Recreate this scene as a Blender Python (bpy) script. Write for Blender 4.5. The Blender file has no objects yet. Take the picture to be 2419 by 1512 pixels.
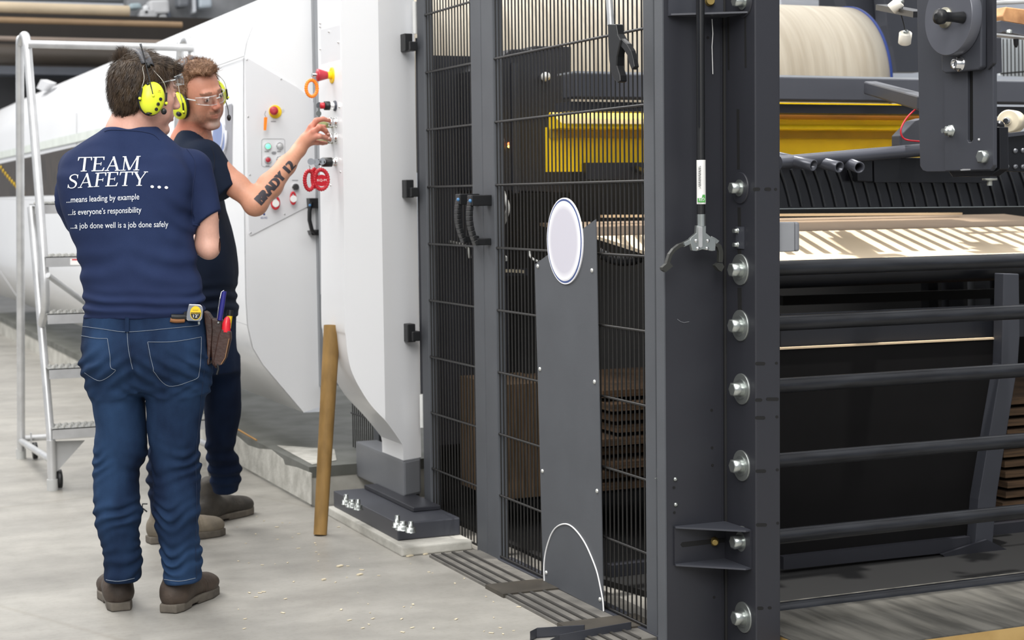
import bpy, bmesh, math, random
import numpy as np
from mathutils import Vector, Matrix
from mathutils.bvhtree import BVHTree
from mathutils.geometry import tessellate_polygon

random.seed(7); RNG = np.random.default_rng(7)
SC = bpy.context.scene
COL = SC.collection
PI = math.pi

# ------------------------------------------------------------------ camera
W_IMG, H_IMG = 2419., 1512.
FOC = 4046.; CAMH = 1.28; ROLL = 0.0122
PITCH = math.atan((756 - 464) / FOC); YAW = math.radians(23.3)
FW = Vector((math.sin(YAW) * math.cos(PITCH), math.cos(YAW) * math.cos(PITCH), -math.sin(PITCH)))
_r = Vector((math.cos(YAW), -math.sin(YAW), 0)); _u = _r.cross(FW)
RT = _r * math.cos(ROLL) - _u * math.sin(ROLL)
UP = _u * math.cos(ROLL) + _r * math.sin(ROLL)
EYE = Vector((0, 0, CAMH))
cam_d = bpy.data.cameras.new('camera'); cam = bpy.data.objects.new('camera', cam_d); COL.objects.link(cam)
cam_d.sensor_width = 36; cam_d.sensor_fit = 'HORIZONTAL'; cam_d.lens = FOC / W_IMG * 36
cam.matrix_world = Matrix(((RT.x, UP.x, -FW.x, 0), (RT.y, UP.y, -FW.y, 0), (RT.z, UP.z, -FW.z, CAMH), (0, 0, 0, 1)))
cam_d.dof.use_dof = True; cam_d.dof.focus_distance = 4.9; cam_d.dof.aperture_fstop = 5.6
cam_d.clip_end = 200
SC.camera = cam

# ------------------------------------------------------------------ light
w = bpy.data.worlds.new('world'); SC.world = w; w.use_nodes = True
w.node_tree.nodes['Background'].inputs[0].default_value = (0.97, 0.98, 1.0, 1)
w.node_tree.nodes['Background'].inputs[1].default_value = 0.62
def area(name, loc, size, power, size_y=None, target=None, color=(1, .98, .95)):
    d = bpy.data.lights.new(name, 'AREA'); d.energy = power; d.size = size; d.color = color
    if size_y: d.shape = 'RECTANGLE'; d.size_y = size_y
    o = bpy.data.objects.new(name, d); COL.objects.link(o); o.location = loc
    if target is not None:
        o.rotation_euler = (Vector(target) - Vector(loc)).to_track_quat('-Z', 'Y').to_euler()
    return o
area('high_bay_or_fill_light', (-1.0, 3.0, 7.5), 4.5, 170, target=(1.5, 6, 0))
area('high_bay_or_fill_light', (-1.2, 9.0, 7.5), 4.5, 330, target=(0.5, 8, 0))
area('high_bay_or_fill_light', (3.4, 1.0, 7.5), 4.0, 60, target=(2.3, 5, 0.5))
area('high_bay_or_fill_light', (-1.5, 15.0, 7.5), 4.5, 320, target=(0.5, 15, 0))
area('high_bay_or_fill_light', (5.5, 9.5, 6.5), 2.0, 50, target=(3.0, 7, 1.0))
def spot(name, loc, target, power, angle, r):
    d = bpy.data.lights.new(name, 'SPOT'); d.energy = power; d.spot_size = math.radians(angle); d.spot_blend = .3; d.shadow_soft_size = r; d.color = (1, .97, .92)
    o = bpy.data.objects.new(name, d); COL.objects.link(o); o.location = loc; o.rotation_euler = (Vector(target) - Vector(loc)).to_track_quat('-Z', 'Y').to_euler(); return o
area('high_bay_or_fill_light', (-2.0, -3.0, 6.0), 4.5, 420, target=(1.8, 7, 1.2))  # unseen fill lamp added behind the camera to brighten the front faces
spot('machine_spot_lamp', (3.9, 4.35, 5.2), (3.75, 5.2, 1.1), 900, 34, .045)
SC.view_settings.view_transform = 'Standard'; SC.view_settings.look = 'None'
SC.view_settings.gamma = 1.0; SC.view_settings.use_curve_mapping = False
SC.view_settings.exposure = 0.55

# ------------------------------------------------------------------ projection of a photo pixel onto a plane
def ray(px, py): return FW + RT * ((px - 1209.5) / FOC) - UP * ((py - 756.) / FOC)
def _at(px, py, ax, v):
    d = ray(px, py); return EYE + d * ((v - EYE[ax]) / d[ax])
def PX(px, py, X): return _at(px, py, 0, X)
def PY(px, py, Y): return _at(px, py, 1, Y)
def PZ(px, py, Z): return _at(px, py, 2, Z)
def PD(px, py, D): return EYE + ray(px, py) * D

# ------------------------------------------------------------------ materials
MATS = {}
def srgb(c):
    if isinstance(c, str):
        c = [int(c[i:i+2], 16) for i in (0, 2, 4)]
    c = [x / 255. for x in c]
    return tuple((x / 12.92 if x <= .04045 else ((x + .055) / 1.055) ** 2.4) for x in c) + (1,)
def mat(name, col, rough=.5, metal=0., var=.06, vscale=6., bump=0., bscale=60., spec=.5, col2=None, emis=None, estr=0., stretch=None, alpha=None, trans=0., coat=0.):
    if name in MATS: return MATS[name]
    m = bpy.data.materials.new(name); m.use_nodes = True; nt = m.node_tree; N = nt.nodes; L = nt.links
    b = N['Principled BSDF']; c = srgb(col)
    b.inputs['Roughness'].default_value = rough; b.inputs['Metallic'].default_value = metal
    b.inputs['Specular IOR Level'].default_value = spec
    tc = N.new('ShaderNodeTexCoord'); mp = N.new('ShaderNodeMapping'); L.new(tc.outputs['Object'], mp.inputs[0])
    if stretch: mp.inputs['Scale'].default_value = stretch
    nz = N.new('ShaderNodeTexNoise'); nz.inputs['Scale'].default_value = vscale; nz.inputs['Detail'].default_value = 5
    L.new(mp.outputs[0], nz.inputs['Vector'])
    cr = N.new('ShaderNodeValToRGB'); L.new(nz.outputs['Fac'], cr.inputs[0])
    c2 = srgb(col2) if col2 is not None else tuple(x * (1 + var) for x in c[:3]) + (1,)
    c1 = c if col2 is not None else tuple(x * (1 - var) for x in c[:3]) + (1,)
    cr.color_ramp.elements[0].position = .35; cr.color_ramp.elements[1].position = .65
    cr.color_ramp.elements[0].color = c1; cr.color_ramp.elements[1].color = c2
    L.new(cr.outputs[0], b.inputs['Base Color'])
    if bump:
        n2 = N.new('ShaderNodeTexNoise'); n2.inputs['Scale'].default_value = bscale; n2.inputs['Detail'].default_value = 3
        L.new(mp.outputs[0], n2.inputs['Vector'])
        bp = N.new('ShaderNodeBump'); bp.inputs['Strength'].default_value = bump; bp.inputs['Distance'].default_value = .004
        L.new(n2.outputs['Fac'], bp.inputs['Height']); L.new(bp.outputs[0], b.inputs['Normal'])
    if emis is not None:
        b.inputs['Emission Color'].default_value = srgb(emis); b.inputs['Emission Strength'].default_value = estr
    if trans: b.inputs['Transmission Weight'].default_value = trans
    if coat: b.inputs['Coat Weight'].default_value = coat
    if alpha is not None: b.inputs['Alpha'].default_value = alpha
    MATS[name] = m
    return m
M = dict(
    white=lambda: mat('white_enamel', 'ecedef', .32, var=.015, vscale=1.5, coat=.2),
    white2=lambda: mat('light_grey_enamel', 'dcdde0', .38, var=.02, vscale=1.5),
    greybase=lambda: mat('mid_grey_enamel', '6f7175', .45, var=.04),
    frame=lambda: mat('anthracite_powder_coat', '505358', .55, var=.05, bump=.25, bscale=900),
    dframe=lambda: mat('dark_anthracite_paint', '2a2b31', .42, var=.06, vscale=3, bump=.05, bscale=300),
    dframe2=lambda: mat('slate_paint', '3c3e45', .4, var=.05, vscale=4),
    wire=lambda: mat('black_wire_coating', '1d1c1b', .35, var=.05),
    black=lambda: mat('black_plastic', '17181a', .4, var=.05),
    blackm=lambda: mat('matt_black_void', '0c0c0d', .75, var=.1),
    bsteel=lambda: mat('blackened_steel', '1c1d21', .33, metal=.3, var=.12, vscale=9),
    zinc=lambda: mat('zinc_plated_steel', 'b4b9b6', .28, metal=.9, var=.08, vscale=20),
    chrome=lambda: mat('polished_chrome', 'dedede', .12, metal=1., var=.02),
    alu=lambda: mat('aluminium_tube', 'c9cacb', .35, metal=.55, var=.08, vscale=14),
    brass=lambda: mat('yellow_zinc', 'a08a52', .35, metal=.8),
    card=lambda: mat('cardboard', 'c9b394', .8, var=.06, vscale=5),
    paper=lambda: mat('pale_cardboard_web', 'dcc9ad', .75, var=.03, vscale=4),
    yellow=lambda: mat('yellow_paint', 'ffd516', .38, var=.06, vscale=5, spec=.4),
    red=lambda: mat('red_plastic', 'c4202f', .35), dred=lambda: mat('red_button_plastic', 'b5303e', .35),
    orange=lambda: mat('orange_plastic', 'ff8a1c', .4),
    green=lambda: mat('lit_green_lens', '7fe9b4', .3, emis='5fe8a8', estr=.9),
)
def m_(k): return M[k]() if isinstance(k, str) else k

# ------------------------------------------------------------------ object helpers
def _base(verts):
    a = np.array([list(v) for v in verts]); lo = a.min(0); hi = a.max(0)
    return Vector(((lo[0] + hi[0]) / 2, (lo[1] + hi[1]) / 2, lo[2]))
def wloc(o):
    v = Vector((0, 0, 0))
    while o is not None: v += o.location; o = o.parent
    return v
def tag(o, label, cat, group=None, kind=None):
    if label: o['label'] = label
    if cat: o['category'] = cat
    if group: o['group'] = group
    if kind: o['kind'] = kind
    return o
def thing(name, loc, label, cat, group=None):
    o = bpy.data.objects.new(name, None); COL.objects.link(o); o.location = loc; o.empty_display_size = .05
    return tag(o, label, cat, group)
def link_mesh(name, verts, faces, material, parent=None, smooth=False, auto=None, label=None):
    off = wloc(parent) if parent is not None else _base(verts)
    me = bpy.data.meshes.new(name)
    me.from_pydata([tuple(Vector(v) - off) for v in verts], [], faces)
    o = bpy.data.objects.new(name, me); COL.objects.link(o)
    if parent is not None: o.parent = parent
    else: o.location = off
    me.materials.append(m_(material))
    if smooth: me.polygons.foreach_set('use_smooth', [True] * len(me.polygons))
    if label: o['label'] = label
    me.update()
    return o

class MB:
    """collects shapes (world coordinates) for ONE mesh object"""
    def __init__(s): s.bm = bmesh.new()
    def _add(s, vs, fs, smooth=False):
        bv = [s.bm.verts.new(v) for v in vs]
        for f in fs:
            try:
                ff = s.bm.faces.new([bv[i] for i in f]); ff.smooth = smooth
            except ValueError: pass
        return s
    def box(s, a, b, rot=None, c=None):
        a = Vector(a); b = Vector(b)
        vs = [Vector((x, y, z)) for x in (a.x, b.x) for y in (a.y, b.y) for z in (a.z, b.z)]
        if rot is not None:
            c = Vector(c) if c is not None else (a + b) / 2
            vs = [rot @ (v - c) + c for v in vs]
        return s._add(vs, [(0, 1, 3, 2), (4, 6, 7, 5), (0, 4, 5, 1), (2, 3, 7, 6), (0, 2, 6, 4), (1, 5, 7, 3)])
    def bar(s, p, q, w, h, up=(0, 0, 1)):
        p = Vector(p); q = Vector(q); d = (q - p).normalized(); up = Vector(up)
        sx = d.cross(up)
        if sx.length < 1e-4: sx = d.cross(Vector((0, 1, 0)))
        sx.normalize(); sz = sx.cross(d)
        vs = [e + sx * (i * w / 2) + sz * (j * h / 2) for e in (p, q) for i, j in ((-1, -1), (1, -1), (1, 1), (-1, 1))]
        return s._add(vs, [(0, 1, 2, 3), (7, 6, 5, 4), (0, 4, 5, 1), (1, 5, 6, 2), (2, 6, 7, 3), (3, 7, 4, 0)])
    def prism(s, pts, vec):
        """polygon (any concave outline) extruded by vec"""
        pts = [Vector(p) for p in pts]; vec = Vector(vec); n = len(pts)
        tris = tessellate_polygon([pts])
        vs = pts + [p + vec for p in pts]
        nrm = Vector((0, 0, 0))
        for i in range(n): nrm += pts[i].cross(pts[(i + 1) % n])
        fs = []
        for t in tris:
            fs.append(tuple(t)); fs.append(tuple(i + n for i in reversed(t)))
        for i in range(n): j = (i + 1) % n; fs.append((i, j, j + n, i + n))
        s._add(vs, fs)
        return s
    def tube(s, pts, r, seg=10, caps=True, rr=None):
        pts = [Vector(p) for p in pts]; n = len(pts); vs = []; fs = []
        prev = None
        for i, p in enumerate(pts):
            d = (pts[min(i + 1, n - 1)] - pts[max(i - 1, 0)]).normalized()
            if prev is None:
                a = Vector((0, 0, 1)) if abs(d.z) < .9 else Vector((1, 0, 0)); x = d.cross(a).normalized()
            else: x = (prev - d * prev.dot(d)).normalized()
            prev = x; y = d.cross(x); rad = rr[i] if rr else r
            for k in range(seg):
                a = 2 * PI * k / seg; vs.append(p + (x * math.cos(a) + y * math.sin(a)) * rad)
        for i in range(n - 1):
            for k in range(seg):
                k2 = (k + 1) % seg; fs.append((i * seg + k, i * seg + k2, (i + 1) * seg + k2, (i + 1) * seg + k))
        s._add(vs, fs, True)
        if caps:
            s._add(vs[:seg], [tuple(reversed(range(seg)))]); s._add(vs[-seg:], [tuple(range(seg))])
        return s
    def cyl(s, p, q, r, seg=24, r2=None): return s.tube([p, q], r, seg, rr=[r, r if r2 is None else r2])
    def lathe(s, p, axis, prof, seg=28):
        """prof = [(distance along axis, radius)...]"""
        p = Vector(p); d = Vector(axis).normalized()
        a = Vector((0, 0, 1)) if abs(d.z) < .9 else Vector((1, 0, 0)); x = d.cross(a).normalized(); y = d.cross(x)
        vs = []; fs = []
        for (t, r) in prof:
            for k in range(seg):
                an = 2 * PI * k / seg; vs.append(p + d * t + (x * math.cos(an) + y * math.sin(an)) * max(r, 1e-5))
        n = len(prof)
        for i in range(n - 1):
            for k in range(seg):
                k2 = (k + 1) % seg; fs.append((i * seg + k, i * seg + k2, (i + 1) * seg + k2, (i + 1) * seg + k))
        s._add(vs, fs, True)
        s._add(vs[:seg], [tuple(reversed(range(seg)))]); s._add(vs[-seg:], [tuple(range(seg))])
        return s
    def ball(s, c, r, sc=(1, 1, 1), seg=16):
        c = Vector(c); prof = []
        vs = []; fs = []; rings = seg // 2
        for i in range(rings + 1):
            th = PI * i / rings
            for k in range(seg):
                a = 2 * PI * k / seg
                vs.append(c + Vector((math.sin(th) * math.cos(a) * sc[0], math.sin(th) * math.sin(a) * sc[1], math.cos(th) * sc[2])) * r)
        for i in range(rings):
            for k in range(seg):
                k2 = (k + 1) % seg; fs.append((i * seg + k, (i + 1) * seg + k, (i + 1) * seg + k2, i * seg + k2))
        return s._add(vs, fs, True)
    def sheet(s, rows, smooth=True):
        vs = [v for r in rows for v in r]; m = len(rows[0]); fs = []
        for i in range(len(rows) - 1):
            for j in range(m - 1): fs.append((i * m + j, i * m + j + 1, (i + 1) * m + j + 1, (i + 1) * m + j))
        return s._add(vs, fs, smooth)
    def build(s, name, material, parent=None, bevel=0., label=None, solid=0., weld=False, bseg=2):
        bm = s.bm
        if weld: bmesh.ops.remove_doubles(bm, verts=bm.verts, dist=1e-5)
        bmesh.ops.recalc_face_normals(bm, faces=bm.faces)
        off = wloc(parent) if parent is not None else _base([v.co for v in bm.verts])
        bmesh.ops.translate(bm, verts=bm.verts, vec=-off)
        me = bpy.data.meshes.new(name); bm.to_mesh(me); bm.free()
        o = bpy.data.objects.new(name, me); COL.objects.link(o)
        if parent is not None: o.parent = parent
        else: o.location = off
        me.materials.append(m_(material))
        if solid:
            md = o.modifiers.new('solid', 'SOLIDIFY'); md.thickness = solid; md.offset = 0
        if bevel:
            md = o.modifiers.new('bevel', 'BEVEL'); md.width = bevel; md.segments = bseg; md.limit_method = 'ANGLE'; md.angle_limit = math.radians(40)
        if label: o['label'] = label
        return o
def poly_y(pts, Y): return [PY(x, y, Y) for x, y in pts]
def poly_x(pts, X): return [PX(x, y, X) for x, y in pts]
def arc(c, r, a0, a1, n=12): return [(c[0] + r * math.cos(a0 + (a1 - a0) * i / n), c[1] + r * math.sin(a0 + (a1 - a0) * i / n)) for i in range(n + 1)]
def structure(o): o['kind'] = 'structure'; return o

def text_mesh(txt, size=1., font_ext=0., spacing=1., shear=0., xs=1.):
    """flat letters as (verts 2D, faces)"""
    cu = bpy.data.curves.new('txt', 'FONT'); cu.body = txt; cu.size = size; cu.space_character = spacing; cu.shear = shear
    cu.resolution_u = 3
    o = bpy.data.objects.new('txt', cu); COL.objects.link(o)
    dg = bpy.context.evaluated_depsgraph_get(); dg.update()
    me = bpy.data.meshes.new_from_object(o.evaluated_get(dg))
    vs = [(v.co.x * xs, v.co.y) for v in me.vertices]; fs = [tuple(p.vertices) for p in me.polygons]
    bpy.data.objects.remove(o); bpy.data.meshes.remove(me); bpy.data.curves.remove(cu)
    return vs, fs
def text_on(name, txt, org, ex, ey, h, material, parent, width=None, out=None, **k):
    """text with baseline origin org, direction ex, up ey, cap height about h; fitted to width"""
    vs, fs = text_mesh(txt, **k)
    xs = [v[0] for v in vs]; ys = [v[1] for v in vs]
    s = h / .73
    sx = s if width is None else width / (max(xs) - min(xs)); x0 = min(xs)
    org = Vector(org); ex = Vector(ex); ey = Vector(ey); n = ex.cross(ey).normalized() if out is None else Vector(out)
    V = [org + ex * ((v[0] - x0) * sx) + ey * (v[1] * s) for v in vs]
    return link_mesh(name, V, fs, material, parent)
# ================================================================== the setting
def floor_material():
    m = bpy.data.materials.new('polished_concrete'); m.use_nodes = True; nt = m.node_tree; N = nt.nodes; L = nt.links
    b = N['Principled BSDF']; tc = N.new('ShaderNodeTexCoord')
    def noise(sc, det, vec=None, rough=.55, dist=0):
        n = N.new('ShaderNodeTexNoise'); n.inputs['Scale'].default_value = sc; n.inputs['Detail'].default_value = det
        n.inputs['Roughness'].default_value = rough; n.inputs['Distortion'].default_value = dist
        L.new(vec if vec else tc.outputs['Object'], n.inputs['Vector']); return n.outputs['Fac']
    def ramp(f, p0, c0, p1, c1):
        r = N.new('ShaderNodeValToRGB'); L.new(f, r.inputs[0]); e = r.color_ramp.elements
        e[0].position = p0; e[0].color = c0; e[1].position = p1; e[1].color = c1; return r.outputs[0]
    def mul(a, c, f=1.):
        x = N.new('ShaderNodeMix'); x.data_type = 'RGBA'; x.blend_type = 'MULTIPLY'; x.inputs[0].default_value = f
        L.new(a, x.inputs[6]); L.new(c, x.inputs[7]); return x.outputs[2]
    mp = N.new('ShaderNodeMapping'); mp.inputs['Scale'].default_value = (.8, 2.4, 1); mp.inputs['Rotation'].default_value = (0, 0, .35)
    L.new(tc.outputs['Object'], mp.inputs[0])
    a = ramp(noise(1.1, 7, mp.outputs[0], .6, .4), .3, srgb('8e8b85'), .7, srgb('aaa7a0'))
    c = ramp(noise(9, 6), .3, (.86, .86, .86, 1), .6, (1, 1, 1, 1))
    d = ramp(noise(60, 3), .25, (.9, .89, .87, 1), .5, (1, 1, 1, 1))
    o = mul(mul(a, c), d)
    v = N.new('ShaderNodeTexVoronoi'); v.feature = 'DISTANCE_TO_EDGE'; v.inputs['Scale'].default_value = .55
    mp2 = N.new('ShaderNodeMapping'); mp2.inputs['Scale'].default_value = (1, .6, 1); L.new(tc.outputs['Object'], mp2.inputs[0]); L.new(mp2.outputs[0], v.inputs['Vector'])
    cr = ramp(v.outputs['Distance'], 0., (.86, .84, .81, 1), .008, (1, 1, 1, 1))
    o = mul(o, cr, .7)
    L.new(o, b.inputs['Base Color'])
    rr = ramp(noise(3, 5), .3, (.32, .32, .32, 1), .7, (.5, .5, .5, 1)); L.new(rr, b.inputs['Roughness'])
    b.inputs['Specular IOR Level'].default_value = .35
    return m
structure(link_mesh('floor', [(-12, -6, 0), (16, -6, 0), (16, 30, 0), (-12, 30, 0)], [(0, 1, 2, 3)], floor_material()))
wallm = mat('factory_wall_paint', 'c9ced6', .8, var=.04, vscale=.8)
structure(MB().box((-12, 26, 0), (16, 26.2, 7)).build('wall_back', wallm))
structure(MB().box((15.8, -6, 0), (16, 26, 7)).build('wall_right', wallm))
structure(MB().box((-12, -6, 0), (-11.8, 26, 7)).build('wall_left', wallm))
structure(MB().box((-12, -6, 0), (16, -5.8, 7)).build('wall_front', wallm))

# concrete curb (long raised pad under the long white machine)
conc = mat('rough_curb_concrete', 'a8a69e', .85, col2='c7c5bd', vscale=7, bump=.6, bscale=40)
cdark = mat('dark_sealed_concrete', '55564f', .6, col2='6f706b', vscale=5, bump=.2, bscale=30)
cz = .165
curb = thing('concrete_curb', (2.5, 12, 0), 'long raised concrete curb with dark sealed top under the white machine', 'curb')
MB().box((2.02, 6.84, 0), (3.3, 18, cz - .045)).build('curb_side', conc, curb)
MB().box((2.015, 6.835, cz - .045), (3.3, 18, cz)).build('curb_top', cdark, curb, label='dark grey sealed top of the curb')
# pale patches where the dark coating has flaked on the side face
MB().prism(poly_x([(525, 1075), (525, 1022), (560, 1030), (585, 1052), (610, 1060), (640, 1062), (668, 1085), (672, 1098), (700, 1104), (735, 1118), (735, 1192)], 2.013), (.004, 0, 0)).build('bare_patch', mat('bare_concrete', 'c9c7bf', .9, col2='aaa8a0', vscale=14, bump=.4, bscale=60), curb)
MB().prism([PZ(x, y, cz + .001) for x, y in [(655, 1053), (700, 1056), (790, 1062), (795, 1088), (738, 1098)]], (0, 0, .002)).build('bare_patch', mat('bare_concrete', 'c9c7bf', .9), curb)
MB().tube([PZ(x, y, cz + .003) for x, y in [(546, 1005), (575, 1022), (606, 1040)]], .004, 6).build('paint_streak', mat('rust_paint', 'b5884a', .8), curb)

# dark rubber cable strips on the floor in front of the mesh doors
rub = mat('worn_rubber_mat', '5d5b57', .7, col2='77746e', vscale=9, bump=.3, bscale=60)
fm = thing('floor_strip', (2.2, 5, 0), 'low dark ribbed rubber strip on the floor under the mesh doors', 'floor strip')
MB().box((2.105, 4.30, 0), (2.42, 5.66, .008)).build('strip_base', rub, fm)
ribm = mat('dark_rubber_rib', '3c3a37', .7)
for xo in (2.112, 2.15, 2.19, 2.235):
    MB().box((xo, 4.30, .008), (xo + .009, 5.66, .013)).build('rib', ribm, fm)
for ya, yb in ((4.97, 5.12), (4.42, 4.56)):
    MB().box((2.098, ya, 0), (2.36, yb, .0135)).build('stain_band', mat('dark_tar_band', '39352f', .6, col2='4a453d', vscale=8), fm)
# white wood chips scattered on the floor
chipm = mat('pale_wood_chip', 'd9cdb2', .8)
chips = MB()
for i in range(90):
    px = random.uniform(560, 1300); py = random.uniform(1200, 1500)
    p = PZ(px, py, .001)
    if p.x > 2.05 and p.y > 5.6: continue
    s = random.uniform(.0015, .005); a = random.uniform(0, 3)
    R = Matrix.Rotation(a, 3, 'Z'); chips.box(p - Vector((s * 1.6, s * .7, 0)), p + Vector((s * 1.6, s * .7, .0015)), R)
for px, py, s in ((850, 1358, .011), (803, 1338, .012), (765, 1370, .008), (968, 1314, .013), (1350, 1413, .016), (1005, 1310, .009)):
    p = PZ(px, py, .001); chips.box(p - Vector((s, s * .5, 0)), p + Vector((s, s * .5, .004)), Matrix.Rotation(.5, 3, 'Z'))
ch = chips.build('wood_chips', chipm); tag(ch, 'tiny pale wood chips scattered across the concrete floor', 'debris', kind='stuff')

# ================================================================== anchor plate of the end cabinet
gp = MB().prism([(2.02, 5.71, 0), (2.02, 6.62, 0), (2.292, 6.62, 0), (2.292, 5.71, 0)], (0, 0, .035)).build('grout_pad', conc, bevel=.006)
tag(gp, 'pale grey grout pad under the bolted steel base plate', 'pad')
bp = thing('base_plate', (2.2, 6.1, .035), 'thick dark grey steel base plate with zinc bolts on the grout pad', 'base plate')
MB().prism([(2.045, 5.82, .0352), (2.045, 6.60, .0352), (2.288, 6.60, .0352), (2.288, 5.82, .0352)], (0, 0, .065)).build('plate', 'dframe2', bp, bevel=.005)
MB().box((2.17, 6.0, .101), (2.28, 6.58, .118)).build('inner_plate', 'dframe', bp, bevel=.003)
def anchor(p, r=.011, h=.05, parent=bp):
    b = MB().lathe(p, (0, 0, 1), [(0, r * 1.9), (.003, r * 1.9), (.003, r * 1.55), (.018, r * 1.55), (.0185, r * 1.2), (.0185, r * .85), (h, r * .85), (h + .002, r * .7)], 6).build('bolt', 'zinc', parent)
    return b
for (px, py, r, h) in ((939, 1246, .0105, .042), (952, 1252, .015, .030), (971, 1258, .0105, .038), (818, 1192, .0105, .038), (832, 1198, .014, .028), (846, 1204, .0105, .038)):
    anchor(PZ(px, py, .101), r, h)

# ================================================================== long white machine housing
YH = 7.3
def prof(pts, Y): return [PY(x, y, Y) for x, y in pts]
hp = [(752, -60), (700, -32), (662, -18), (640, 0), (618, 28), (598, 62), (584, 100), (577, 140), (577, 300), (579, 500), (582, 700), (586, 770), (598, 822), (622, 862), (718, 975)]
H2 = prof(hp, YH)
hs = thing('machine_housing', (H2[7].x, YH, .4), 'long white rounded machine housing running back behind the two workers', 'machine')
rows = []
prof_xz = [(p.x, p.z) for p in H2]
YB = 24.
shell = MB(); shell.sheet([[Vector((x, YH, z)) for x, z in prof_xz], [Vector((x, YB, z)) for x, z in prof_xz]])
shell.sheet([[Vector((prof_xz[-1][0], YH, prof_xz[-1][1])), Vector((2.28, YH, prof_xz[-1][1] + .0))], [Vector((prof_xz[-1][0], YB, prof_xz[-1][1])), Vector((2.28, YB, prof_xz[-1][1]))]])
shell.build('side_shell', 'white', hs, weld=True)
fr = [PY(x, y, YH) for x, y in hp] + [PY(757, 960, YH), PY(752, -60, YH)][:1]
front = MB().prism([v + Vector((0, 0, 0)) for v in fr], (0, .02, 0)).build('front_panel', 'white', hs)
MB().box((PY(745, 500, YH).x, YH - .03, .45), (PY(745, 500, YH).x + .1, YH + .03, 2.4)).build('edge_strip', mat('grey_edge_strip', '8f9296', .4), hs, label='grey vertical edge strip')
xs_ = H2[8].x
# seams and raised details on the long side
seam = mat('grey_seam', 'b4b5b7', .6)
def side_line(pts, r=.0022, name='seam', m=seam, off=.001):
    return MB().tube([PX(x, y, xs_ - off) for x, y in pts], r, 6).build(name, m, hs)
side_line([(508, 157), (575, 133)]); side_line([(181, 268), (181, 350)]); side_line([(0, 470), (190, 475)], .004)
side_line([(553, 758), (582, 768)])
side_line([(40, 460), (42, 540), (55, 560)], .003); side_line([(0, 640), (40, 700)], .003)
# dark observation window with yellow chain inside
wz = [PX(-60, 400, xs_), PX(40, 378, xs_), PX(185, 345, xs_), PX(300, 320, xs_), PX(300, 462, xs_), PX(120, 462, xs_), PX(-60, 468, xs_)]
MB().prism([v - Vector((.004, 0, 0)) for v in wz], (.006, 0, 0)).build('observation_window', mat('smoky_glass_window', '4a4036', .5, col2='1c1917', vscale=7, stretch=(1, 6, .7)), hs, label='long dark tinted window in the side')
MB().prism([v - Vector((.008, 0, 0)) for v in [PX(-60, 388, xs_), PX(60, 362, xs_), PX(185, 335, xs_), PX(300, 305, xs_), PX(300, 290, xs_), PX(140, 325, xs_), PX(40, 350, xs_), PX(-60, 372, xs_)]], (.004, 0, 0)).build('window_hood', mat('pale_green_grey', 'd6dcd6', .5), hs)
ych = MB()
for i in range(11):
    t = i / 10; p = PX(2 + 52 * t, 396 + 62 * t ** .9, xs_ - .01)
    ych.ball(p, .02, (.3, 1.6, 1), 10)
ych.build('yellow_chain', mat('chain_yellow', 'd9b21c', .5), hs, label='yellow chain behind the window')
MB().prism([v - Vector((.004, 0, 0)) for v in poly_x([(50, 545), (57, 545), (57, 558), (50, 558)], xs_)], (.003, 0, 0)).build('orange_mark', 'orange', hs)
# oval emblem + grey side stripe near the front of the housing
def oval_pts(cx, cy, a, b, X, n=48): return [PX(cx + a * math.cos(2 * PI * i / n), cy + b * math.sin(2 * PI * i / n), X) for i in range(n)]
st = MB().prism([v - Vector((.003, 0, 0)) for v in poly_x([(533, 250), (549, 245), (554, 748), (536, 742)], xs_)], (.002, 0, 0)).build('side_stripe', mat('silver_grey_stripe', '9a9aa0', .45), hs, label='silver grey vertical stripe')
em = MB().prism([v - Vector((.005, 0, 0)) for v in oval_pts(519, 335, 17, 52, xs_)], (.002, 0, 0)).build('oval_emblem', mat('emblem_white', 'e8eaf0', .4), hs, label='white oval emblem with blue fields')
MB().prism([v - Vector((.007, 0, 0)) for v in oval_pts(519, 332, 14, 46, xs_)], (.002, 0, 0)).build('blue_field', mat('emblem_blue', '7f8fbb', .4), em)
MB().tube([PX(519 + 16 * math.cos(a), 322 + 44 * math.sin(a), xs_ - .009) for a in np.linspace(-.3, 2.2, 20)], .004, 6).build('white_ring', mat('emblem_white', 'e8eaf0', .4), em)
MB().tube([PX(505 + 22 * math.cos(a), 310 + 60 * math.sin(a), xs_ - .009) for a in np.linspace(-.3, 1.5, 20)], .004, 6).build('white_ring', mat('emblem_white', 'e8eaf0', .4), em)

# control plate on the front of the housing
yp = YH - .006
cp = MB().prism([Vector((v.x, yp, v.z)) for v in poly_y([(577, 137), (583, 136), (662, 183), (700, 205), (728, 228), (747, 250), (750, 476), (592, 557), (587, 553)], YH)], (0, .006, 0)).build('control_plate', 'white2', hs, bevel=.0015, label='pale grey control plate')
def screw(px, py, Y, par, r=.004):
    p = PY(px, py, Y); MB().lathe(p, (0, -1, 0), [(-.001, r), (.002, r), (.003, r * .6)], 10).build('screw', 'chrome', par)
for x, y in ((583, 141), (664, 187), (586, 276), (590, 413), (592, 550), (672, 506)): screw(x, y, yp, cp)
def push_y(px, py, Y, r, m, par, l=.022, collar='chrome', name='push_button'):
    p = PY(px, py, Y)
    c = MB().lathe(p, (0, -1, 0), [(0, r * 1.25), (.006, r * 1.25), (.008, r * 1.1), (l * .7, r * 1.1)], 20).build(name, collar, par)
    return p
pj = PY(650, 264, yp)
MB().lathe(pj, (0, -1, 0), [(0, .029), (.003, .029), (.004, .027)], 28).build('yellow_disc', mat('bright_yellow_plastic', 'f7cf0f', .4), cp)
MB().lathe(pj + Vector((0, -.003, 0)), (0, -1, 0), [(0, .012), (.02, .012)], 20).build('collar', mat('bright_yellow_plastic', 'f7cf0f', .4), cp)
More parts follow.
